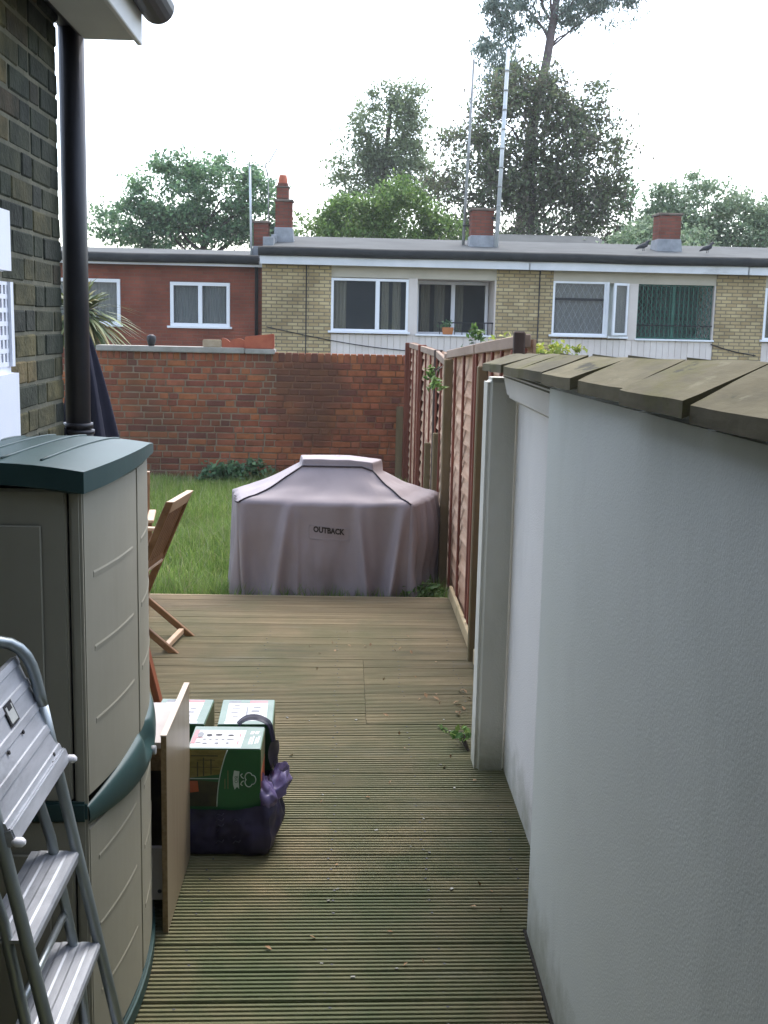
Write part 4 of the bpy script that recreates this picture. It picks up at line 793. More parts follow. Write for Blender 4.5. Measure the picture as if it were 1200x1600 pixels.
b = MB(); nA = 10
gp = [(-0.635 + 0.056 * math.cos(PI + PI * k / nA), 2.80 + 0.056 * math.sin(PI + PI * k / nA)) for k in range(nA + 1)] + [(-0.582, 2.812), (-0.585, 2.812)] + [(-0.635 + 0.050 * math.cos(2 * PI - PI * k / nA), 2.802 + 0.050 * math.sin(2 * PI - PI * k / nA)) for k in range(nA + 1)]
b.prism(gp, Matrix(((1, 0, 0, 0), (0, 0, 1, -0.5), (0, 1, 0, 0), (0, 0, 0, 1))), 4.52)
b.prism([(-0.635 + 0.054 * math.cos(PI + PI * k / nA), 2.80 + 0.054 * math.sin(PI + PI * k / nA)) for k in range(nA + 1)], Matrix(((1, 0, 0, 0), (0, 0, 1, 4.0), (0, 1, 0, 0), (0, 0, 0, 1))), 0.018)
b.build('gutter', 'gutter', hs_)
b = MB(); b.hexa([(-3.4, -0.5, 4.2), (-0.66, -0.5, 2.835), (-0.66, 3.99, 2.835), (-3.4, 3.99, 4.2), (-3.4, -0.5, 4.23), (-0.64, -0.5, 2.86), (-0.64, 3.99, 2.86), (-3.4, 3.99, 4.23)]); b.build('roof', 'rooftile', hs_)
# unseen rear wall of the main house, added to shade the near deck
mh = thing('brick_house', 'unseen main house wall added behind the camera to shade the near deck', 'house')
b = MB(); b.box(-8, 8, -1.9, -1.2, -0.3, 5.6); b.build('wall', 'lbrick', mh)
# downpipe
dp = thing('downpipe', 'black downpipe at the rear corner of the brick house', 'pipe', loc=(-0.915, 3.99, 0))
b = MB(); b.tube([(0, 0, 1.1), (0.004, 0, 2.9)], 0.0415, 20); b.build('pipe', 'pipe', dp)
b = MB(); b.tube([(0, 0, 1.1), (0, 0, 1.405), (0, 0, 1.41)], [0.05, 0.05, 0.046], 20); b.tube([(0, 0, 1.415), (0, 0, 1.432)], 0.05, 20); b.tube([(0, 0, 1.395), (0, 0, 1.408)], 0.055, 20); b.box(-0.07, -0.03, -0.06, 0.02, 1.25, 1.42); b.build('socket', 'pipe', dp)
b = MB(); b.tube([(0.004, 0, 2.735), (0.004, 0, 2.74), (0.004, 0, 3.0)], [0.049, 0.052, 0.05], 20); b.tube([(0.004, 0, 2.735), (0.004, 0, 2.752)], 0.055, 20); b.tube([(0, -0.02, 2.77), (-0.09, -0.06, 2.80), (-0.16, -0.10, 2.86)], 0.05, 12); b.tube([(0, 0, 2.74), (0.004, -0.06, 2.775), (-0.004, -0.22, 2.785), (0.0, -0.75, 2.80)], 0.044, 14); b.build('collar', 'pipe', dp)
# white vent box
vb = thing('wall_vent_box', 'white enamel vent box with grille on the sooty brick wall', 'vent', loc=(-0.948, 2.50, 0))
def rbox(x1, y0, y1, z0, z1, r, m, name, seg=4):
    q = MB(); q.box(0, x1, y0, y1, z0, z1); return q.build(name, m, vb, r, seg)
rbox(0.088, 0, 0.575, 1.875, 2.085, 0.03, 'whitebox', 'hood'); rbox(0.093, -0.01, 0.588, 1.30, 1.665, 0.02, 'whitebox', 'lower_casing')
q = MB(); q.box(0, 0.058, 0.02, 0.545, 1.66, 1.88); q.build('backing', 'holes', vb)
q = MB()
for k in range(7):
    z = 1.668 + k * 0.0345; q.box(0.062, 0.076, 0.0, 0.56, z - 0.006 if k else 1.662, z + 0.006 if k < 6 else 1.878)
for k in range(17):
    y = 0.006 + k * 0.0325 + 0.008; q.box(0.0625, 0.0755, y - 0.0075, y + 0.0075, 1.662, 1.878)
q.box(0.06, 0.084, 0.545, 0.57, 1.662, 1.878)
q.build('grille', 'whitebox', vb)

# ------------------------------------------------------------------ storage shed
sh = thing('storage_shed', 'beige plastic garden store with dark green roof and curved double doors', 'shed')
Y0, Y1 = 2.47, 3.28
def bow(y, a=0.045, x=-0.563): t_ = (y - Y0) / (Y1 - Y0); return x + a * 4 * t_ * (1 - t_)
def shell(y0, y1, z0, z1, off=0.0, th=0.02, n=10, a=0.045):
    b = MB(); ysn = [y0 + (y1 - y0) * i / n for i in range(n + 1)]
    out = [(bow(y, a) + off, y) for y in ysn]; inn = [(bow(y, a) + off - th, y) for y in reversed(ysn)]
    b.prism(out + inn, Matrix.Translation((0, 0, z0)), z1 - z0); return b
b = MB(); b.box(-0.935, -0.600, Y0 + 0.012, Y1 - 0.012, 0.03, 1.42); b.build('body', 'shedgap', sh)
for (y0, y1) in ((Y0 + 0.002, 2.872), (2.878, Y1 - 0.002)):
    for (z0, z1) in ((0.055, 0.655), (0.725, 1.428)):
        d = shell(y0, y1, z0, z1); dm = d.build('door', 'shed', sh, 0.006, 2)
        # raised horizontal ribs moulded into the door
        zz = z0 + 0.16
        while zz < z1 - 0.06:
            rb = MB(); yy0, yy1 = y0 + 0.05, y1 - 0.06; n = 8
            for i in range(n):
                a0, a1 = yy0 + (yy1 - yy0) * i / n, yy0 + (yy1 - yy0) * (i + 1) / n
                rb.hexa([(bow(a0) - 0.004, a0, zz), (bow(a0) + 0.0006, a0, zz - 0.001), (bow(a1) + 0.0006, a1, zz - 0.001), (bow(a1) - 0.004, a1, zz), (bow(a0) - 0.004, a0, zz + 0.026), (bow(a0) + 0.0014, a0, zz + 0.009), (bow(a1) + 0.0014, a1, zz + 0.009), (bow(a1) - 0.004, a1, zz + 0.026)])
            zz += 0.17; rb.build('rib', 'shed', dm)
# side facing the house: corner strip and recessed side panel
b = MB(); b.box(-0.590, -0.563, Y0 - 0.008, Y0 + 0.011, 0.05, 1.428); b.build('corner_strip', 'shed', sh, 0.006, 2)
for z0, z1 in ((0.05, 0.675), (0.72, 1.428)):
    b = MB(); b.box(-0.935, -0.5955, Y0 - 0.008, Y0 + 0.011, z0, z1); sp_ = b.build('side_panel', 'shed', sh, 0.005, 2)
    b = MB(); b.box(-0.90, -0.645, Y0 - 0.018, Y0 - 0.008, z0 + 0.06, z1 - 0.075); b.build('raised_panel', 'shed', sp_, 0.008, 3)
b = MB(); b.box(-0.935, -0.60, Y1 - 0.011, Y1 + 0.006, 0.05, 1.428); b.build('side_panel', 'shed', sh, 0.005, 2)
# roof: crowned, with an overhanging lip
def rz(y): t_ = (y - (Y0 - 0.02)) / (Y1 + 0.05 - Y0 + 0.02); return 1.470 + 0.016 * math.sin(PI * min(1, t_ * 0.92)) - 0.02 * t_ - 0.018 * max(0, t_ - 0.6) / 0.4
def rx(y): t_ = (y - Y0) / (Y1 - Y0); return -0.545 + 0.045 * 4 * t_ * (1 - t_)
b = MB(); nU, nV = 22, 12; ya, yb = Y0 - 0.028, Y1 + 0.03
def rtop(u, v):
    y = ya + (yb - ya) * u; x = -0.94 + (rx(y) + 0.94) * v; return Vector((x, y, rz(y) + 0.02 * math.sin(PI * v * 0.9) - 0.006 * v))
b.grid(rtop, nU, nV); top_n = nU * nV
ring = [(u / (nU - 1), 1.0) for u in range(nU)]
edge = [rtop(0, v / (nV - 1)) for v in range(nV)] + [rtop(u / (nU - 1), 1) for u in range(1, nU)] + [rtop(1, v / (nV - 1)) for v in range(nV - 2, -1, -1)]
low = [Vector((p.x, p.y, p.z - 0.047 + 0.030 * max(0, (p.y - 2.55) / 0.75) ** 1.2)) for p in edge]; ne = len(edge)
b.add(edge + low, [(i, i + 1, ne + i + 1, ne + i) for i in range(ne - 1)]); 
inn = [Vector((-0.94 + (p.x + 0.94) * 0.9, (p.y - 2.87) * 0.95 + 2.87, p.z - 0.05)) for p in edge]
b.add(low + inn, [(i, i + 1, ne + i + 1, ne + i) for i in range(ne - 1)])
rf = b.build('roof', 'shedgreen', sh)
b = MB()
for xr_ in (-0.90, -0.82, -0.74, -0.655):
    pts = []
    for k in range(12):
        y = 2.50 + 0.55 * k / 11; v = (xr_ + 0.06 * (k / 11) + 0.94) / (rx(y) + 0.94); u = (y - ya) / (yb - ya); p = rtop(u, min(1, v)); pts.append(p + Vector((0, 0, 0.001)))
    b.tube(pts, 0.0032, 6)
b.build('roof_rib', 'shedgreen', rf)
# middle band: a lens-shaped handle rail across the doors, thin strip round the side
b = MB(); n = 26
def band_prof(y):
    t_ = (y - Y0) / (Y1 - Y0); w_ = max(0.0, math.sin(PI * min(1, max(0, t_)))) ; hgt = 0.022 + 0.030 * w_ + 0.014 * t_; pr = 0.006 + 0.019 * w_
    return hgt, pr
def bandf(u, v):
    y = Y0 - 0.004 + (Y1 - Y0 + 0.008) * u; hgt, pr = band_prof(y); a = (v - 0.5) * PI; dip = 0.0
    if abs(y - 2.905) < 0.075 and v > 0.45: dip = 0.022 * (1 - ((y - 2.905) / 0.075) ** 2)
    return Vector((bow(y) - 0.003 + (pr + 0.003) * math.cos(a) ** 0.6 - dip, y, 0.688 - 0.012 * u + hgt * math.sin(a) * 1.0))
b.grid(bandf, 54, 13); bd_ = b.build('handle_band', 'shedgreen', sh)
b = MB(); b.box(-0.94, -0.563, Y0 - 0.016, Y0 + 0.0, 0.674, 0.722); b.build('side_band', 'shedgreen', sh, 0.006, 2)
b = shell(Y0 - 0.01, Y1 + 0.02, 0.0, 0.05, 0.008, 0.05, 14); b.box(-0.94, -0.6, Y0 - 0.01, Y1 + 0.01, 0.0, 0.045); b.build('base', 'shedgreen', sh, 0.006, 2)
b = MB(); b.tube([(bow(2.93) + 0.020, 2.935, 0.662), (bow(2.93) + 0.032, 2.935, 0.662)], 0.012, 12); b.build('lock_eye', 'lead', bd_)

# ------------------------------------------------------------------ step ladder
ld = thing('step_ladder', 'aluminium step ladder standing beside the beige garden store', 'ladder')
def fx(z): return -0.415 - 0.2 * z            # front frame line x(z)
yN, yF = 1.925, 2.305
for y in (yN, yF):
    b = MB(); b.tube([(fx(0.0), y, 0.0), (fx(0.4), y, 0.4), (fx(0.9), y, 0.9)] + ([(fx(1.0), y, 1.0)]), 0.0125, 10); st_ = b.build('stile', 'alu', ld)
    f_ = MB(); f_.tube([(fx(0), y, 0.0), (fx(0.05), y, 0.05)], 0.017, 10); f_.build('foot', 'blackmetal', st_)
b = MB(); pts = [(fx(1.0), yF, 1.0), (-0.6205, yF, 1.03), (-0.627, yF, 1.06), (-0.634, yF, 1.085), (-0.643, yF - 0.003, 1.106), (-0.656, yF - 0.008, 1.124), (-0.673, yF - 0.014, 1.136), (-0.694, yF - 0.022, 1.142), (-0.72, yF - 0.05, 1.145), (-0.735, yF - 0.12, 1.15), (-0.735, yN + 0.12, 1.16)]
b.tube(pts, 0.0125, 10); b.build('hand_rail', 'alu', ld)
b = MB(); b.tube([(fx(1.0), yN, 1.0), (fx(1.2) , yN, 1.2), (fx(1.45) - 0.02, yN, 1.45)], 0.0125, 10); b.build('hand_rail', 'alu', ld)
def tread(z):
    xf = fx(z) + 0.002; b = MB(); n = 5; W = 0.098; prof = []
    for k in range(n + 1):
        s_ = k / n; h_ = 0.0016 if k % 2 else 0.0
        prof += [(xf - W * s_ - 0.0015, z + 0.010 + h_), (xf - W * s_ - W / n + 0.003, z + 0.010 + h_)] if k < n else []
    prof = [(xf + 0.002, z - 0.014), (xf + 0.004, z + 0.004), (xf, z + 0.010)] + prof + [(xf - W, z - 0.012), (xf - W + 0.004, z - 0.012), (xf - W + 0.004, z + 0.005), (xf - 0.004, z + 0.005), (xf - 0.004, z - 0.014)]
    b.prism(prof, Matrix(((1, 0, 0, 0), (0, 0, 1, yN + 0.012), (0, 1, 0, 0), (0, 0, 0, 1))), yF - yN - 0.024)
    b.build('tread', 'tread', ld)
for z in (0.675, 0.468, 0.262, 0.055): tread(z)
# folded-up platform
pf = MB(); px0, pz0, px1, pz1 = -0.572, 0.885, -0.668, 1.105; yP0, yP1 = yN - 0.005, yF + 0.005
dv = Vector((px1 - px0, 0, pz1 - pz0)); dl = dv.length; dv.normalize(); nv = Vector((-dv.z, 0, dv.x)) * -1
prof = []; nR = 14
for k in range(nR):
    a0, a1 = dl * k / nR, dl * (k + 1) / nR; h_ = 0.003 if (k % 3 == 1 or k == 0) else 0.0
    prof += [(a0 + 0.001, h_), (a1 - 0.001, h_)]
prof = [(0, -0.012)] + prof + [(dl, -0.012)]
Mp = Matrix(((dv.x, nv.x, 0, px0), (0, 0, 1, yP0), (dv.z, nv.z, 0, pz0), (0, 0, 0, 1)))
pf.prism(prof, Mp, yP1 - yP0); pf_o = pf.build('platform', 'tread', ld)
b = MB(); b.prism([(-0.01, -0.016), (-0.01, 0.008), (0.022, 0.010), (0.024, -0.016)], Matrix(((dv.x, nv.x, 0, px0), (0, 0, 1, yP0 - 0.002), (dv.z, nv.z, 0, pz0), (0, 0, 0, 1))), yP1 - yP0 + 0.004); b.build('front_edge', 'tread', pf_o, 0.003, 2)
for y in (yP0 + 0.0, yP1 - 0.0):
    b = MB(); c = Vector((px0 + 0.012, y, pz0 - 0.002)); b.tube([c + Vector((-0.012, 0, 0)), c + Vector((-0.005, 0, 0)), c + Vector((0.006, 0, 0)), c + Vector((0.012, 0, 0))], [0.004, 0.009, 0.009, 0.004], 12); b.build('end_cap', 'whitecap', pf_o)
for s_, t_ in ((0.37, 0.115), (0.80, 0.02), (0.63, 0.118), (0.22, 0.018), (0.86, 0.03)):
    b = MB(); c = Vector((px0, yP0 + (yP1 - yP0) * s_, pz0)) + dv * t_ + nv * 0.002; b.tube([c, c + nv * 0.003], 0.0042, 8); b.build('rivet', 'blackmetal', pf_o)
# square label on the platform: dark frame, grey field, small dark V notch at its top
def on_pf(s_, t_, h_): return Vector((px0, yP0 + (yP1 - yP0) * s_, pz0)) + dv * t_ + nv * h_
def quad_on(s0, s1, t0, t1, h_, m, name, par):
    b = MB(); b.hexa([on_pf(s0, t0, h_), on_pf(s1, t0, h_), on_pf(s1, t1, h_), on_pf(s0, t1, h_), on_pf(s0, t0, h_ + 0.0006), on_pf(s1, t0, h_ + 0.0006), on_pf(s1, t1, h_ + 0.0006), on_pf(s0, t1, h_ + 0.0006)]); return b.build(name, m, par)
lb = quad_on(0.535, 0.665, 0.142, 0.186, 0.0032, 'black', 'label', pf_o)
quad_on(0.551, 0.649, 0.147, 0.180, 0.0040, 'label', 'label_field', pf_o)
quad_on(0.575, 0.630, 0.171, 0.181, 0.0048, 'black', 'label_mark', pf_o)
# rear legs
for y in (yN + 0.02, yF - 0.02):
    b = MB(); b.tube([(-0.70, y, 1.02), (-0.665, y, 0.95), (-0.60, y, 0.72), (-0.545, y, 0.40), (-0.52, y, 0.0)], 0.011, 8); b.build('rear_leg', 'alu', ld)
b = MB(); b.tube([(-0.575, yN + 0.02, 0.55), (-0.575, yF - 0.02, 0.55)], 0.008, 8); b.build('brace', 'alu', ld)

# ------------------------------------------------------------------ flat-pack cabinet carcass
cb_ = thing('cabinet_carcass', 'open beech laminate cabinet carcass standing on the deck behind the store', 'cabinet')
XP = -0.497; ya, yb = 3.175, 3.665
b = MB(); b.box(XP - 0.016, XP, ya + 0.001, yb, 0.002, 0.608); sp_ = b.build('side_panel', 'laminate', cb_, 0.0008, 1)
b = MB(); b.box(XP - 0.017, XP + 0.0005, ya, yb, 0.6085, 0.6125); b.build('top_edge', 'lamedge', sp_)
b = MB(); b.box(XP - 0.0155, XP - 0.0005, ya - 0.0015, ya + 0.0005, 0.003, 0.607); b.build('front_edge', 'chip', sp_)
b = MB(); b.box(-0.86, XP - 0.0165, 3.30, yb, 0.525, 0.543); b.build('shelf', 'paleboard', cb_)
b = MB(); b.box(-0.86, XP - 0.0165, 3.30, 3.316, 0.455, 0.5245); b.build('top_rail', 'chip', cb_)
b = MB(); b.box(-0.86, XP - 0.0165, 3.215, 3.233, 0.085, 0.248); rl = b.build('bottom_rail', 'paleboard', cb_)
b = MB(); b.tube([(XP - 0.030, 3.2145, 0.112), (XP - 0.030, 3.218, 0.112)], 0.0065, 10); b.build('bolt_hole', 'black', rl)
b = MB(); b.box(-0.876, -0.8605, 3.30, yb, 0.002, 0.60); b.build('side_panel', 'laminate', cb_)
b = MB(); b.box(-0.86, XP - 0.0165, yb - 0.006, yb - 0.001, 0.004, 0.52); b.build('dark_backing', 'boxdark', cb_)  # added dark sheet: the carcass's inner shade is put into its colour
b = MB(); b.box(-0.012, 0.012, -0.03, 0.03, 0, 0.62)
o = b.build('timber_batten', 'redwood', None, 0.003, loc=(-0.655, 4.42, 0.0)); o.rotation_euler = (0, math.radians(-13), 0)
tag(o, 'red brown timber batten leaning upright behind the cabinet carcass', 'timber')

# ------------------------------------------------------------------ cartons and carrier bag
def carton(label, x, y, W, D, H, rz, front=False):
    t = thing('carton', label, 'box', 'green cartons on the deck', (x, y, 0), rz)
    b = MB(); b.box(-W / 2, W / 2, -D / 2, D / 2, 0.002, H); b.build('box_body', 'boxgreen', t, 0.003, 2)
    z = H + 0.0004
    def flat(x0, x1, y0, y1, m, name, h_=0.0006, z0=z, skew=0.0):
        q = MB(); q.hexa([(x0, y0, z0), (x1, y0, z0), (x1 + skew, y1, z0), (x0 + skew, y1, z0), (x0, y0, z0 + h_), (x1, y0, z0 + h_), (x1 + skew, y1, z0 + h_), (x0 + skew, y1, z0 + h_)]); return q.build(name, m, t)
    flat(-W / 2 + .002, W / 2 - .002, -D / 2 + .002, D / 2 - .002, 'boxpale', 'top_flap')
    return t, flat
bx, fl = carton('front green carton standing in a dark purple carrier bag', -0.386, 3.795, 0.245, 0.215, 0.375, 0.0, True)
fl(-0.118, 0.055, -0.095, 0.070, 'boxwhite', 'print_panel', z0=0.3756, skew=0.006); fl(-0.1185, -0.104, -0.06, 0.068, 'boxpink', 'print_panel', z0=0.3766, skew=0.004)
for k, (x, y, w_, h_, m) in enumerate(((-0.062, 0.018, 0.020, 0.022, 'black'), (-0.030, 0.022, 0.024, 0.018, 'black'), (0.012, 0.018, 0.020, 0.014, 'black'), (-0.093, 0.022, 0.022, 0.05, 'boxgrey'), (-0.075, -0.02, 0.012, 0.008, 'boxgrey'), (-0.055, -0.021, 0.010, 0.008, 'boxgrey'), (-0.033, -0.022, 0.012, 0.006, 'boxgrey'), (-0.012, -0.022, 0.011, 0.007, 'boxgrey'), (0.013, -0.02, 0.026, 0.007, 'boxgrey'), (-0.093, -0.05, 0.020, 0.006, 'boxgrey'), (-0.07, -0.06, 0.016, 0.014, 'boxgrey'), (-0.03, -0.058, 0.014, 0.018, 'boxgrey'), (0.006, -0.056, 0.010, 0.016, 'boxgrey'), (0.041, -0.05, 0.005, 0.04, 'boxpink'), (0.044, 0.02, 0.005, 0.035, 'boxpink'), (-0.095, -0.008, 0.028, 0.005, 'boxpink'))):
    q = MB(); q.tube([(x, y, 0.3768), (x, y, 0.3774)], 0.5, 10); q.v = [(x + (vx - x) * w_, y + (vy - y) * h_, vz) for vx, vy, vz in q.v]; q.build('print_mark', m, bx)
for k, (x, y, w_, h_) in enumerate(((0.082, 0.045, 0.012, 0.03), (0.098, 0.047, 0.012, 0.028), (0.079, -0.03, 0.006, 0.07), (0.088, -0.025, 0.006, 0.08), (0.099, -0.03, 0.005, 0.06), (0.107, -0.02, 0.006, 0.07))):
    fl(x - w_ / 2, x + w_ / 2, y - h_ / 2, y + h_ / 2, 'boxwhite', 'print_mark', z0=0.3758, skew=0.003)
# front face print: straw coloured picture, dark picture, curved pale line, ribbon and clover outline
yfz = -0.1078
def fquad(p, m, name, h_=0.0004, off=0.0):
    M_ = Matrix(((1, 0, 0, 0), (0, 0, -1, yfz - off), (0, 1, 0, 0), (0, 0, 0, 1))); q = MB(); q.prism(p, M_, h_); return q.build(name, m, bx)
cur = [(0.012 - 0.036 * (k / 14) ** 0.8 - 0.006 * math.sin(PI * k / 14), 0.372 - 0.20 * k / 14) for k in range(15)]
fquad([(-0.121, 0.372)] + [c for c in cur if c[1] > 0.272] + [(-0.121, 0.272)], 'boxyellow', 'print_panel')
fquad([(-0.121, 0.2685)] + [c for c in cur if c[1] < 0.2685] + [(-0.121, cur[-1][1])], 'boxdark', 'print_panel')
fquad([(-0.121, 0.262), (-0.088, 0.262), (-0.084, 0.225), (-0.121, 0.22)], 'boxorange', 'print_mark', off=0.0006)
fquad([(-0.121, 0.2725), (-0.018, 0.2725), (-0.018, 0.2695), (-0.121, 0.2695)], 'boxlogo', 'print_mark', off=0.0008)
for (x0, x1, z0, z1) in ((-0.11, -0.02, 0.349, 0.353), (-0.09, -0.03, 0.335, 0.337), (-0.112, -0.015, 0.31, 0.312), (-0.07, -0.066, 0.28, 0.345), (-0.045, -0.041, 0.285, 0.34), (-0.09, -0.086, 0.278, 0.33)):
    fquad([(x0, z0), (x1, z0), (x1, z1), (x0, z1)], 'boxdark', 'print_mark', off=0.0006)
q = MB(); q.tube([(x, yfz - 0.0012, z) for x, z in cur], 0.0018, 6); q.build('print_mark', 'boxlogo', bx)
fquad([(0.034, 0.300), (0.052, 0.297), (0.049, 0.268), (0.051, 0.235), (0.044, 0.243), (0.036, 0.232), (0.031, 0.25), (0.030, 0.275)], 'boxlogo', 'ribbon', off=0.0004)
me = text_mesh('BIO', 0.0155, 0.0002, 'CENTER'); me.materials.append(K['boxgreen']); o = link('lettering', me, bx, (0.036, yfz - 0.0012, 0.268)); o.rotation_euler = (PI / 2, math.radians(90), 0)
q = MB()
cl = []
for k in range(41):
    a = 2 * PI * k / 40 + PI; r_ = 0.021 * (0.62 + 0.38 * abs(math.cos(1.5 * a)) ** 0.6); cl.append((0.087 + r_ * math.cos(a) * 0.95, yfz - 0.0012, 0.268 + r_ * math.sin(a) * 1.25))
q.tube(cl, 0.0017, 5)
for s_ in (1, -1):
    q.tube([(0.066, yfz - 0.0012, 0.268 + 0.004 * s_), (0.060, yfz - 0.0012, 0.268 + 0.008 * s_), (0.056, yfz - 0.0012, 0.268 + 0.016 * s_), (0.062, yfz - 0.0012, 0.268 + 0.021 * s_)], 0.0017, 5)
q.build('clover_outline', 'boxlogo', bx)
for x in (0.012, 0.002):
    fquad([(x, 0.30 - (0.012 - x) * 3), (x + 0.003, 0.30 - (0.012 - x) * 3), (x + 0.003, 0.235), (x, 0.235)], 'boxside', 'print_mark', off=0.0004)
q = MB(); q.box(0.1228, 0.1232, -0.100, 0.09, 0.19, 0.285); q.build('print_mark', 'boxorange', bx)
q = MB(); q.box(0.1228, 0.1232, -0.103, 0.1, 0.287, 0.372); q.build('print_panel', 'boxside', bx)
b2, f2 = carton('right green carton of the two standing behind the bagged one', -0.340, 4.06, 0.195, 0.27, 0.375, 0.03)
f2(-0.072, 0.073, -0.10, 0.095, 'boxwhite', 'print_panel', z0=0.3756, skew=0.0); f2(-0.072, -0.028, 0.096, 0.122, 'boxgrey', 'print_mark', z0=0.3756); f2(-0.027, 0.005, 0.096, 0.122, 'boxpale', 'print_mark', z0=0.3762); f2(0.006, 0.072, 0.096, 0.122, 'boxpink', 'print_mark', z0=0.3756)
for x, y, w_, h_ in ((0.035, 0.045, 0.026, 0.012), (0.030, 0.005, 0.03, 0.016), (0.032, -0.04, 0.022, 0.01), (0.035, -0.07, 0.014, 0.012), (0.0, 0.0, 0.006, 0.1), (-0.04, 0.03, 0.03, 0.006), (-0.045, -0.01, 0.025, 0.005), (-0.04, -0.05, 0.02, 0.006), (-0.04, 0.07, 0.02, 0.008)):
    f2(x - w_ / 2, x + w_ / 2, y - h_ / 2, y + h_ / 2, 'boxgrey', 'print_mark', z0=0.3764)
f2(-0.075, -0.02, -0.128, -0.106, 'boxwhite', 'print_mark', z0=0.3756)
q = MB(); q.box(0.0978, 0.0984, -0.13, 0.13, 0.02, 0.37); q.build('print_panel', 'boxside', b2)
b3, f3 = carton('left green carton half hidden behind the laminate panel', -0.575, 4.06, 0.195, 0.27, 0.375, -0.02)
f3(-0.075, 0.065, -0.10, 0.125, 'boxwhite', 'print_panel', z0=0.3756); f3(-0.02, 0.065, 0.10, 0.124, 'boxpink', 'print_mark', z0=0.3764); f3(-0.075, -0.02, 0.10, 0.124, 'boxgrey', 'print_mark', z0=0.3764)
for x, y, w_, h_ in ((0.035, 0.03, 0.02, 0.010), (0.030, -0.01, 0.026, 0.012), (0.025, -0.05, 0.018, 0.008)):
    f3(x - w_ / 2, x + w_ / 2, y - h_ / 2, y + h_ / 2, 'boxgrey', 'print_mark', z0=0.3764)
f3(-0.06, 0.07, -0.128, -0.108, 'boxwhite', 'print_mark', z0=0.3756)
q = MB(); q.box(0.0978, 0.0984, -0.13, 0.13, 0.02, 0.37); q.build('print_panel', 'boxside', b3)
# carrier bag round the front carton
bg_ = thing('carrier_bag', 'crumpled dark purple plastic carrier bag around the front carton', 'bag', loc=(-0.386, 3.795, 0))
def bagf(u, v):
    a = 2 * PI * u; W, D = 0.134, 0.118
    cx_, sy_ = math.cos(a), math.sin(a); r_ = 1 / max(abs(cx_) , abs(sy_)); k = min(1.0, r_); 
    x = W * max(-1, min(1, cx_ * r_ * 0.985)); y = D * max(-1, min(1, sy_ * r_ * 0.985))
    right = max(0, cx_) ** 2
    top = 0.172 + 0.016 * math.sin(a * 2 + 0.6) - 0.03 * max(0, -cx_) + 0.045 * right
    z = 0.003 + (top) * v
    crump = noise.noise(Vector((x * 22, y * 22, z * 16 + 3))) * 0.012 + noise.noise(Vector((x * 55, y * 55, z * 45))) * 0.005
    bulge = 0.004 + right * (0.036 * math.sin(PI * min(1, v * 0.85 + 0.15)) + 0.012) + 0.010 * math.sin(PI * v) 
    n_ = Vector((cx_ if abs(cx_) > abs(sy_) * 0.8 else 0.2 * cx_, sy_ if abs(sy_) > abs(cx_) * 0.8 else 0.2 * sy_, 0)).normalized()
    p = Vector((x, y, z)) + n_ * max(0.002, bulge + crump * (0.5 + v))
    if v < 0.08: p = Vector((p.x * (0.93 + v), p.y * (0.93 + v), p.z))
    return p
b = MB(); b.grid(bagf, 120, 22, True); b.build('bag_body', 'bag', bg_)
# faint vertical print on the bag front, as in the photo illegible
for x, n in ((-0.012, 6), (0.045, 5)):
    for k in range(n):
        q = MB(); x0 = x + 0.0; z0 = 0.05 + k * 0.019; q.tube([(x0 - 0.012, -0.131, z0), (x0 - 0.004, -0.132, z0 + 0.009), (x0 + 0.008, -0.132, z0 + 0.004), (x0 + 0.013, -0.131, z0 + 0.012)], 0.0022, 5); q.build('print_mark', 'bagprint', bg_)
# loose crumpled flap on the right and the handle loop
def flap(u, v):
    a = u * 2 * PI; r_ = 0.030 + 0.028 * math.sin(PI * v) + 0.006 * math.sin(3 * a + v * 5)
    c = Vector((0.150 + 0.035 * v, 0.02 + 0.05 * v, 0.13 + 0.115 * v))
    return c + Vector((math.cos(a) * r_ * (0.75 + 0.5 * noise.noise(Vector((math.cos(a) * 1.6, math.sin(a) * 1.6, v * 4)))), math.sin(a) * r_ * 1.3, 0.014 * noise.noise(Vector((math.cos(a) * 2, math.sin(a) * 2, v * 5)))))
b = MB(); b.grid(flap, 40, 16, True); b.build('bag_flap', 'bagpurple', bg_)
def flap2(u, v):
    a = u * 2 * PI; r_ = 0.022 + 0.022 * math.sin(PI * min(1, v * 1.1)) + 0.006 * math.sin(4 * a + v * 7)
    c = Vector((0.135 + 0.012 * math.sin(v * 5), -0.085 + 0.03 * v, 0.15 + 0.11 * v))
    return c + Vector((math.cos(a) * r_ * 0.7, math.sin(a) * r_, 0.015 * noise.noise(Vector((u * 7, v * 7, 4)))))
b = MB(); b.grid(flap2, 36, 14, True); b.build('bag_flap', 'bagpurple', bg_)
def strap(u, v):
    a = PI * u; c = Vector((0.085 - 0.075 * math.cos(a), 0.125 + 0.01 * math.sin(a * 2), 0.330 + 0.075 * math.sin(a) - (0.12 * max(0, u - 0.75) * 4)))
    return c + Vector((0.004 * math.sin(v * 9), 0.0, 0.0)) + Vector((-math.cos(a) * 0.014 * (v - 0.5), 0.02 * (v - 0.5), math.sin(a) * 0.016 * (v - 0.5)))
b = MB(); b.grid(strap, 26, 6); o = b.build('handle', 'bag', bg_)
def side(u, v):
    return Vector((0.150 + 0.012 * math.sin(v * 6 + u * 3) + 0.01 * u, 0.04 + 0.10 * u + 0.01 * math.sin(v * 8), 0.17 + 0.17 * v - 0.02 * u))
b = MB(); b.grid(side, 10, 14); b.build('bag_flap', 'bag', bg_)

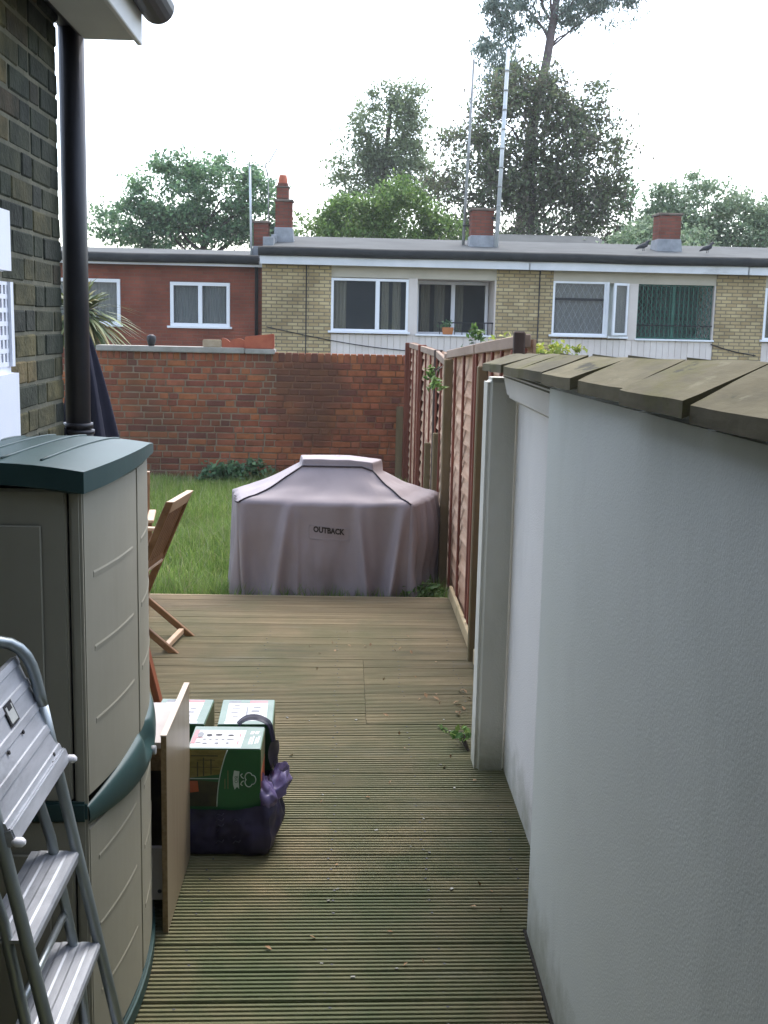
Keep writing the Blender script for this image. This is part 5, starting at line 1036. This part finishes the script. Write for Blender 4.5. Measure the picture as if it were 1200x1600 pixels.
# ------------------------------------------------------------------ barbecue under its cover
bbq = thing('covered_barbecue', 'large barbecue under a taupe canvas cover at the lawn edge', 'barbecue')
YFb = 7.52
poly = [(-0.70, YFb), (0.46, YFb), (0.69, 8.10), (-0.78, 8.10)]; capp = [(-0.285, 7.74), (0.20, 7.74), (0.275, 8.0), (-0.31, 8.0)]
NS = 130
def ring_pts(pl):
    out = []
    for i in range(4):
        a, c = Vector(pl[i]), Vector(pl[(i + 1) % 4])
        for k in range(NS): out.append(a.lerp(c, k / NS))
    return out
def soften(pts, w_):
    n = len(pts); return [sum((pts[(i + d) % n] for d in range(-w_, w_ + 1)), Vector((0, 0))) / (2 * w_ + 1) for i in range(n)]
def fold(X, t_):
    """front skirt displacement (metres outward) at x X and depth t_ 0 (shoulder) .. 1 (hem)"""
    def gz(c, w_, a, sl=0.0): return a * math.exp(-((X - c - sl * t_) / w_) ** 2)
    d = -0.02 * t_ + t_ ** 0.7 * (gz(-0.36, 0.03 + 0.03 * t_, 0.06, -0.10) + gz(-0.30, 0.02, 0.012, 0.0) + gz(0.10, 0.03, 0.04, 0.08) + gz(0.40, 0.035, 0.055, -0.09) - gz(-0.55, 0.10, 0.030, 0.05) - gz(0.0, 0.12, 0.02) - gz(0.27, 0.08, 0.035, 0.03) + gz(-0.16, 0.03, 0.012 * t_, 0.03) + gz(-0.66, 0.03, 0.03, 0.0))
    d *= 1.7
    d += 0.016 * noise.noise(Vector((X * 5, t_ * 2.0, 1.3))) + t_ * 0.02 * noise.noise(Vector((X * 13, t_ * 3, 7.7)))
    d += t_ * 0.022 * (0.35 - abs(noise.noise(Vector((X * 4.5 + 0.8 * t_, t_ * 1.1, 21.0))))) + t_ ** 0.5 * 0.010 * (0.35 - abs(noise.noise(Vector((X * 9 - t_ * 3, t_ * 4 + X * 2, 33.0)))))
    d += 0.022 * t_ ** 3 * math.sin(X * 23 + 1)
    return d
def zsh(X): return 0.602 - 0.012 * math.sin((X + 0.7) * 2.4)
base_r = soften(ring_pts(poly), 5); n = len(base_r); cen = Vector((-0.08, 7.82))
nrm = []
for i in range(n):
    t_ = base_r[(i + 2) % n] - base_r[i - 2]; q = Vector((t_.y, -t_.x)); q.normalize(); nrm.append(q)
rings = []
NZ = 40
def skirt(i, t_):
    p = base_r[i]; front = 1.0 if i <= NS else 0.0
    s_ = i / NS
    X = p.x if s_ < 1 else 0.44 + (s_ - 1) * 0.6
    d = fold(p.x, t_) if s_ <= 1.0 else (0.04 * t_ * math.sin(s_ * 31) + 0.02 * noise.noise(Vector((s_ * 6, t_ * 2, 3))))
    if 1.0 < s_ < 2.0: d += 0.05 * math.sin(PI * (s_ - 1)) * math.sin(PI * min(1, t_ * 1.3 + 0.1))
    q = p + nrm[i] * d
    return Vector((q.x, q.y, zsh(p.x) - t_ * (zsh(p.x) + 0.112)))
for j in range(NZ + 1): rings.append([skirt(i, 1 - j / NZ) for i in range(n)])
cap_r = soften(ring_pts(capp), 4)
NH = 12
for j in range(1, NH + 1):
    s_ = j / NH; rings.append([Vector((base_r[i].x * (1 - s_) + cap_r[i].x * s_, base_r[i].y * (1 - s_) + cap_r[i].y * s_, zsh(base_r[i].x) * (1 - s_) + (0.818 - (0.05 * max(0, (cap_r[i].x - 0.12) / 0.15))) * s_ - 0.018 * math.sin(PI * s_) + 0.012 * math.sin(PI * s_) * noise.noise(Vector((base_r[i].x * 5, base_r[i].y * 5, s_ * 3))) + 0.005 * math.sin(min(1, s_ * 4) * PI))) for i in range(n)])
cc_ = Vector((-0.03, 7.87))
for sc_, z in ((0.985, 0.845), (0.972, 0.862), (0.962, 0.8665), (0.945, 0.868), (0.86, 0.871), (0.6, 0.874), (0.2, 0.876)):
    rings.append([Vector((cc_.x + (cap_r[i].x - cc_.x) * sc_, cc_.y + (cap_r[i].y - cc_.y) * sc_, z - 0.022 * max(0, (cap_r[i].x - 0.05) / 0.2) * sc_ + 0.004 * noise.noise(Vector((cap_r[i].x * 9, cap_r[i].y * 9, z))))) for i in range(n)])
b = MB(); vs = [p for r_ in rings for p in r_]; fs = []
for j in range(len(rings) - 1):
    for i in range(n): fs.append((j * n + i, j * n + (i + 1) % n, (j + 1) * n + (i + 1) % n, (j + 1) * n + i))
b.add(vs, fs, True); b.add(rings[-1], [tuple(range(n))]); cv = b.build('cover', 'cover', bbq)
def ridge(i, j0, j1, step=1): return [rings[j][i] + Vector((nrm[i].x, nrm[i].y, 0.6)) * 0.004 for j in range(j0, j1 + 1, step)]
hip0 = NZ; hip1 = NZ + NH
b = MB(); b.tube(ridge(0, hip0, hip1), 0.0055, 6); b.tube(ridge(NS, hip0, hip1), 0.0055, 6)
b.tube([rings[hip1][i] + Vector((0, -0.004, 0.004)) for i in range(0, NS + 1, 2)], 0.0055, 6)
b.tube([rings[hip0][(4 * NS - k) % (4 * NS)] + Vector((-0.004, -0.004, 0)) for k in range(0, NS // 2, 3)], 0.005, 6)
b.build('piping', 'piping', cv)
from mathutils.bvhtree import BVHTree
bvh = BVHTree.FromPolygons(vs, fs)
def front_y(X, z):
    h_ = bvh.ray_cast(Vector((X, 6.5, z)), Vector((0, 1, 0)))[0]; return h_.y
# stitched outline of the name patch and the lettering on the front
b = MB(); px_ = [(-0.225, 0.452), (0.045, 0.427), (0.045, 0.345), (-0.225, 0.362), (-0.225, 0.452)]; st_pts = []
for (xa, za), (xb, zb_) in zip(px_[:-1], px_[1:]):
    for k in range(14): X, z = xa + (xb - xa) * k / 14, za + (zb_ - za) * k / 14; st_pts.append((X, front_y(X, z) - 0.0005, z))
b.tube(st_pts, 0.0022, 5); b.build('stitching', 'patch', cv)
me = text_mesh('OUTBACK', 0.050, 0.0, 'LEFT', 0.0022)
bt_ = bmesh.new(); bt_.from_mesh(me); bmesh.ops.subdivide_edges(bt_, edges=bt_.edges[:], cuts=1); bmesh.ops.triangulate(bt_, faces=bt_.faces[:]); bt_.to_mesh(me); bt_.free()
xs_ = [v.co.x for v in me.vertices]; sx = 0.208 / (max(xs_) - min(xs_)); x_min = min(xs_)
for v in me.vertices:
    X = -0.196 + (v.co.x - x_min) * sx; z = 0.409 + v.co.y * 1.05 - 0.10 * (X + 0.196); v.co = (X, front_y(X, z) - 0.0022, z)
me.materials.append(K['coverprint']); link('lettering', me, cv)

# ------------------------------------------------------------------ folding chairs and parasol
def make_chair(label, loc, rz):
    t = thing('folding_chair', label, 'chair', 'wooden folding chairs', loc, rz)   # local +x = back, y = width
    H = 0.205
    for s_ in (-1, 1):
        b = MB(); b.bar((0.10, s_ * H, 0.83), (-0.285, s_ * H, 0.0), 0.024, 0.05, (0, 1, 0)) if False else b.hexa([(0.075, s_ * H - 0.012, 0.835), (0.075, s_ * H + 0.012, 0.835), (0.115, s_ * H + 0.012, 0.835), (0.115, s_ * H - 0.012, 0.835), (-0.285, s_ * H - 0.012, 0.0), (-0.285, s_ * H + 0.012, 0.0), (-0.24, s_ * H + 0.012, 0.0), (-0.24, s_ * H - 0.012, 0.0)])
        b.build('stile', 'teak', t, 0.003, 1)
        b = MB(); q = s_ * (H - 0.028)
        b.hexa([(0.075, q - 0.012, 0.0), (0.075, q + 0.012, 0.0), (0.13, q + 0.012, 0.0), (0.13, q - 0.012, 0.0), (-0.46, q - 0.012, 0.44), (-0.46, q + 0.012, 0.44), (-0.41, q + 0.012, 0.445), (-0.41, q - 0.012, 0.445)])
        b.build('rear_leg', 'teak', t, 0.003, 1)
        b = MB(); b.box(-0.40, -0.02, s_ * (H + 0.03) - 0.022, s_ * (H + 0.03) + 0.022, 0.592, 0.612); b.build('armrest', 'teaklight', t, 0.004, 1)
        b = MB(); b.hexa([(-0.36, s_ * (H + 0.03) - 0.01, 0.43), (-0.36, s_ * (H + 0.03) + 0.01, 0.43), (-0.32, s_ * (H + 0.03) + 0.01, 0.43), (-0.32, s_ * (H + 0.03) - 0.01, 0.43), (-0.37, s_ * (H + 0.03) - 0.01, 0.592), (-0.37, s_ * (H + 0.03) + 0.01, 0.592), (-0.33, s_ * (H + 0.03) + 0.01, 0.592), (-0.33, s_ * (H + 0.03) - 0.01, 0.592)]); b.build('arm_support', 'teak', t)
    def bp(z): return 0.095 - 0.3575 * (0.835 - z) / 0.835 * 1.0
    b = MB(); b.hexa([(bp(0.78) - 0.012, -H + 0.012, 0.765), (bp(0.78) + 0.012, -H + 0.012, 0.765), (bp(0.78) + 0.012, H - 0.012, 0.765), (bp(0.78) - 0.012, H - 0.012, 0.765), (bp(0.83) - 0.014, -H - 0.012, 0.8355), (bp(0.83) + 0.026, -H - 0.012, 0.8355), (bp(0.83) + 0.026, H + 0.012, 0.8355), (bp(0.83) - 0.014, H + 0.012, 0.8355)]); b.build('top_rail', 'teaklight', t, 0.003, 1)
    b = MB(); b.box(bp(0.47) - 0.01, bp(0.47) + 0.01, -H + 0.012, H - 0.012, 0.45, 0.49); b.build('lower_rail', 'teak', t)
    for k in range(8):
        y = -H + 0.037 + k * (2 * H - 0.074) / 7; b = MB()
        b.hexa([(bp(0.48) - 0.006, y - 0.02, 0.48), (bp(0.48) + 0.006, y - 0.02, 0.48), (bp(0.48) + 0.006, y + 0.02, 0.48), (bp(0.48) - 0.006, y + 0.02, 0.48), (bp(0.77) - 0.006, y - 0.02, 0.77), (bp(0.77) + 0.006, y - 0.02, 0.77), (bp(0.77) + 0.006, y + 0.02, 0.77), (bp(0.77) - 0.006, y + 0.02, 0.77)]); b.build('back_slat', 'teak', t)
    for k in range(7):
        x = -0.44 + k * 0.058; b = MB(); b.box(x, x + 0.045, -H + 0.045, H - 0.045, 0.432, 0.448); b.build('seat_slat', 'teaklight', t, 0.003, 1)
    b = MB(); b.bar((0.055, -H + 0.03, 0.03), (0.055, H - 0.03, 0.03), 0.03, 0.03); b.build('foot_rail', 'teaklight', t, 0.003, 1)
    b = MB(); b.bar((-0.225, -H + 0.012, 0.10), (-0.225, H - 0.012, 0.10), 0.03, 0.02); b.build('front_rail', 'teak', t)
    return t
ch = make_chair('wooden folding chair seen from behind, its back leaning over the deck edge', (-0.985, 6.25, 0.0), math.radians(-6.5))
c2 = copy_tree(ch); c2.location = (-1.42, 7.10, 0.0); c2.rotation_euler = (0, 0, math.radians(97)); c2['label'] = 'second wooden folding chair, nearly hidden behind the beige store'
pr = thing('closed_parasol', 'closed navy parasol standing behind the black downpipe', 'parasol', loc=(-1.275, 5.6, 0.0))
def par(u, v):
    a = u * 2 * PI; z = 0.62 + 1.12 * v; prof = 0.012 + 0.165 * (1 - v) ** 0.75 * min(1.0, 0.55 + v * 3)
    r_ = prof * (1 + 0.30 * math.sin(6 * a + 0.6) + 0.06 * math.sin(17 * a)); return Vector((0.02 + math.cos(a) * r_ + 0.05 * (1 - v), math.sin(a) * r_, z))
b = MB(); b.grid(par, 96, 20, True); b.build('canopy', 'navy', pr)
b = MB(); b.tube([(0.05, 0, 0.0), (0.02, 0, 1.78)], 0.019, 10); b.build('pole', 'teak', pr); b = MB(); b.tube([(0.05, 0, 0.0), (0.05, 0, 0.05), (0.05, 0, 0.09)], [0.23, 0.22, 0.05], 20); b.build('base', 'blackmetal', pr)

# ------------------------------------------------------------------ litter on the deck: pale crumbs and dead leaves
b = MB()
for k in range(34):
    x, y = R.uniform(-0.6, 0.6), R.uniform(2.7, 5.2)
    if x < -0.2 and y < 4.3: continue
    s_ = R.uniform(0.002, 0.007); M_ = Matrix.Translation((x, y, 0.001)) @ Matrix.Rotation(R.uniform(0, 3), 4, 'Z'); b.box(-s_, s_, -s_ * 0.6, s_ * 0.6, 0, s_ * 0.5, M_)
o = b.build('litter', 'debris'); o['kind'] = 'stuff'
V, F = leaves(np.stack([NR.uniform(-0.2, 0.6, 40), NR.uniform(2.8, 6.8, 40), np.full(40, 0.006)], 1), 0.022, 0, 0.6, 4.0)
o = np_mesh('dead_leaves', V, F, 'deadleaf'); o['kind'] = 'stuff'
V, F = leaves(np.stack([NR.normal(0.57, 0.05, 12), NR.normal(5.25, 0.12, 12), np.full(12, 0.010)], 1), 0.035, 0, 0.6, 2.0)
o = np_mesh('dead_leaves', V, F, 'deadleaf'); o['kind'] = 'stuff'
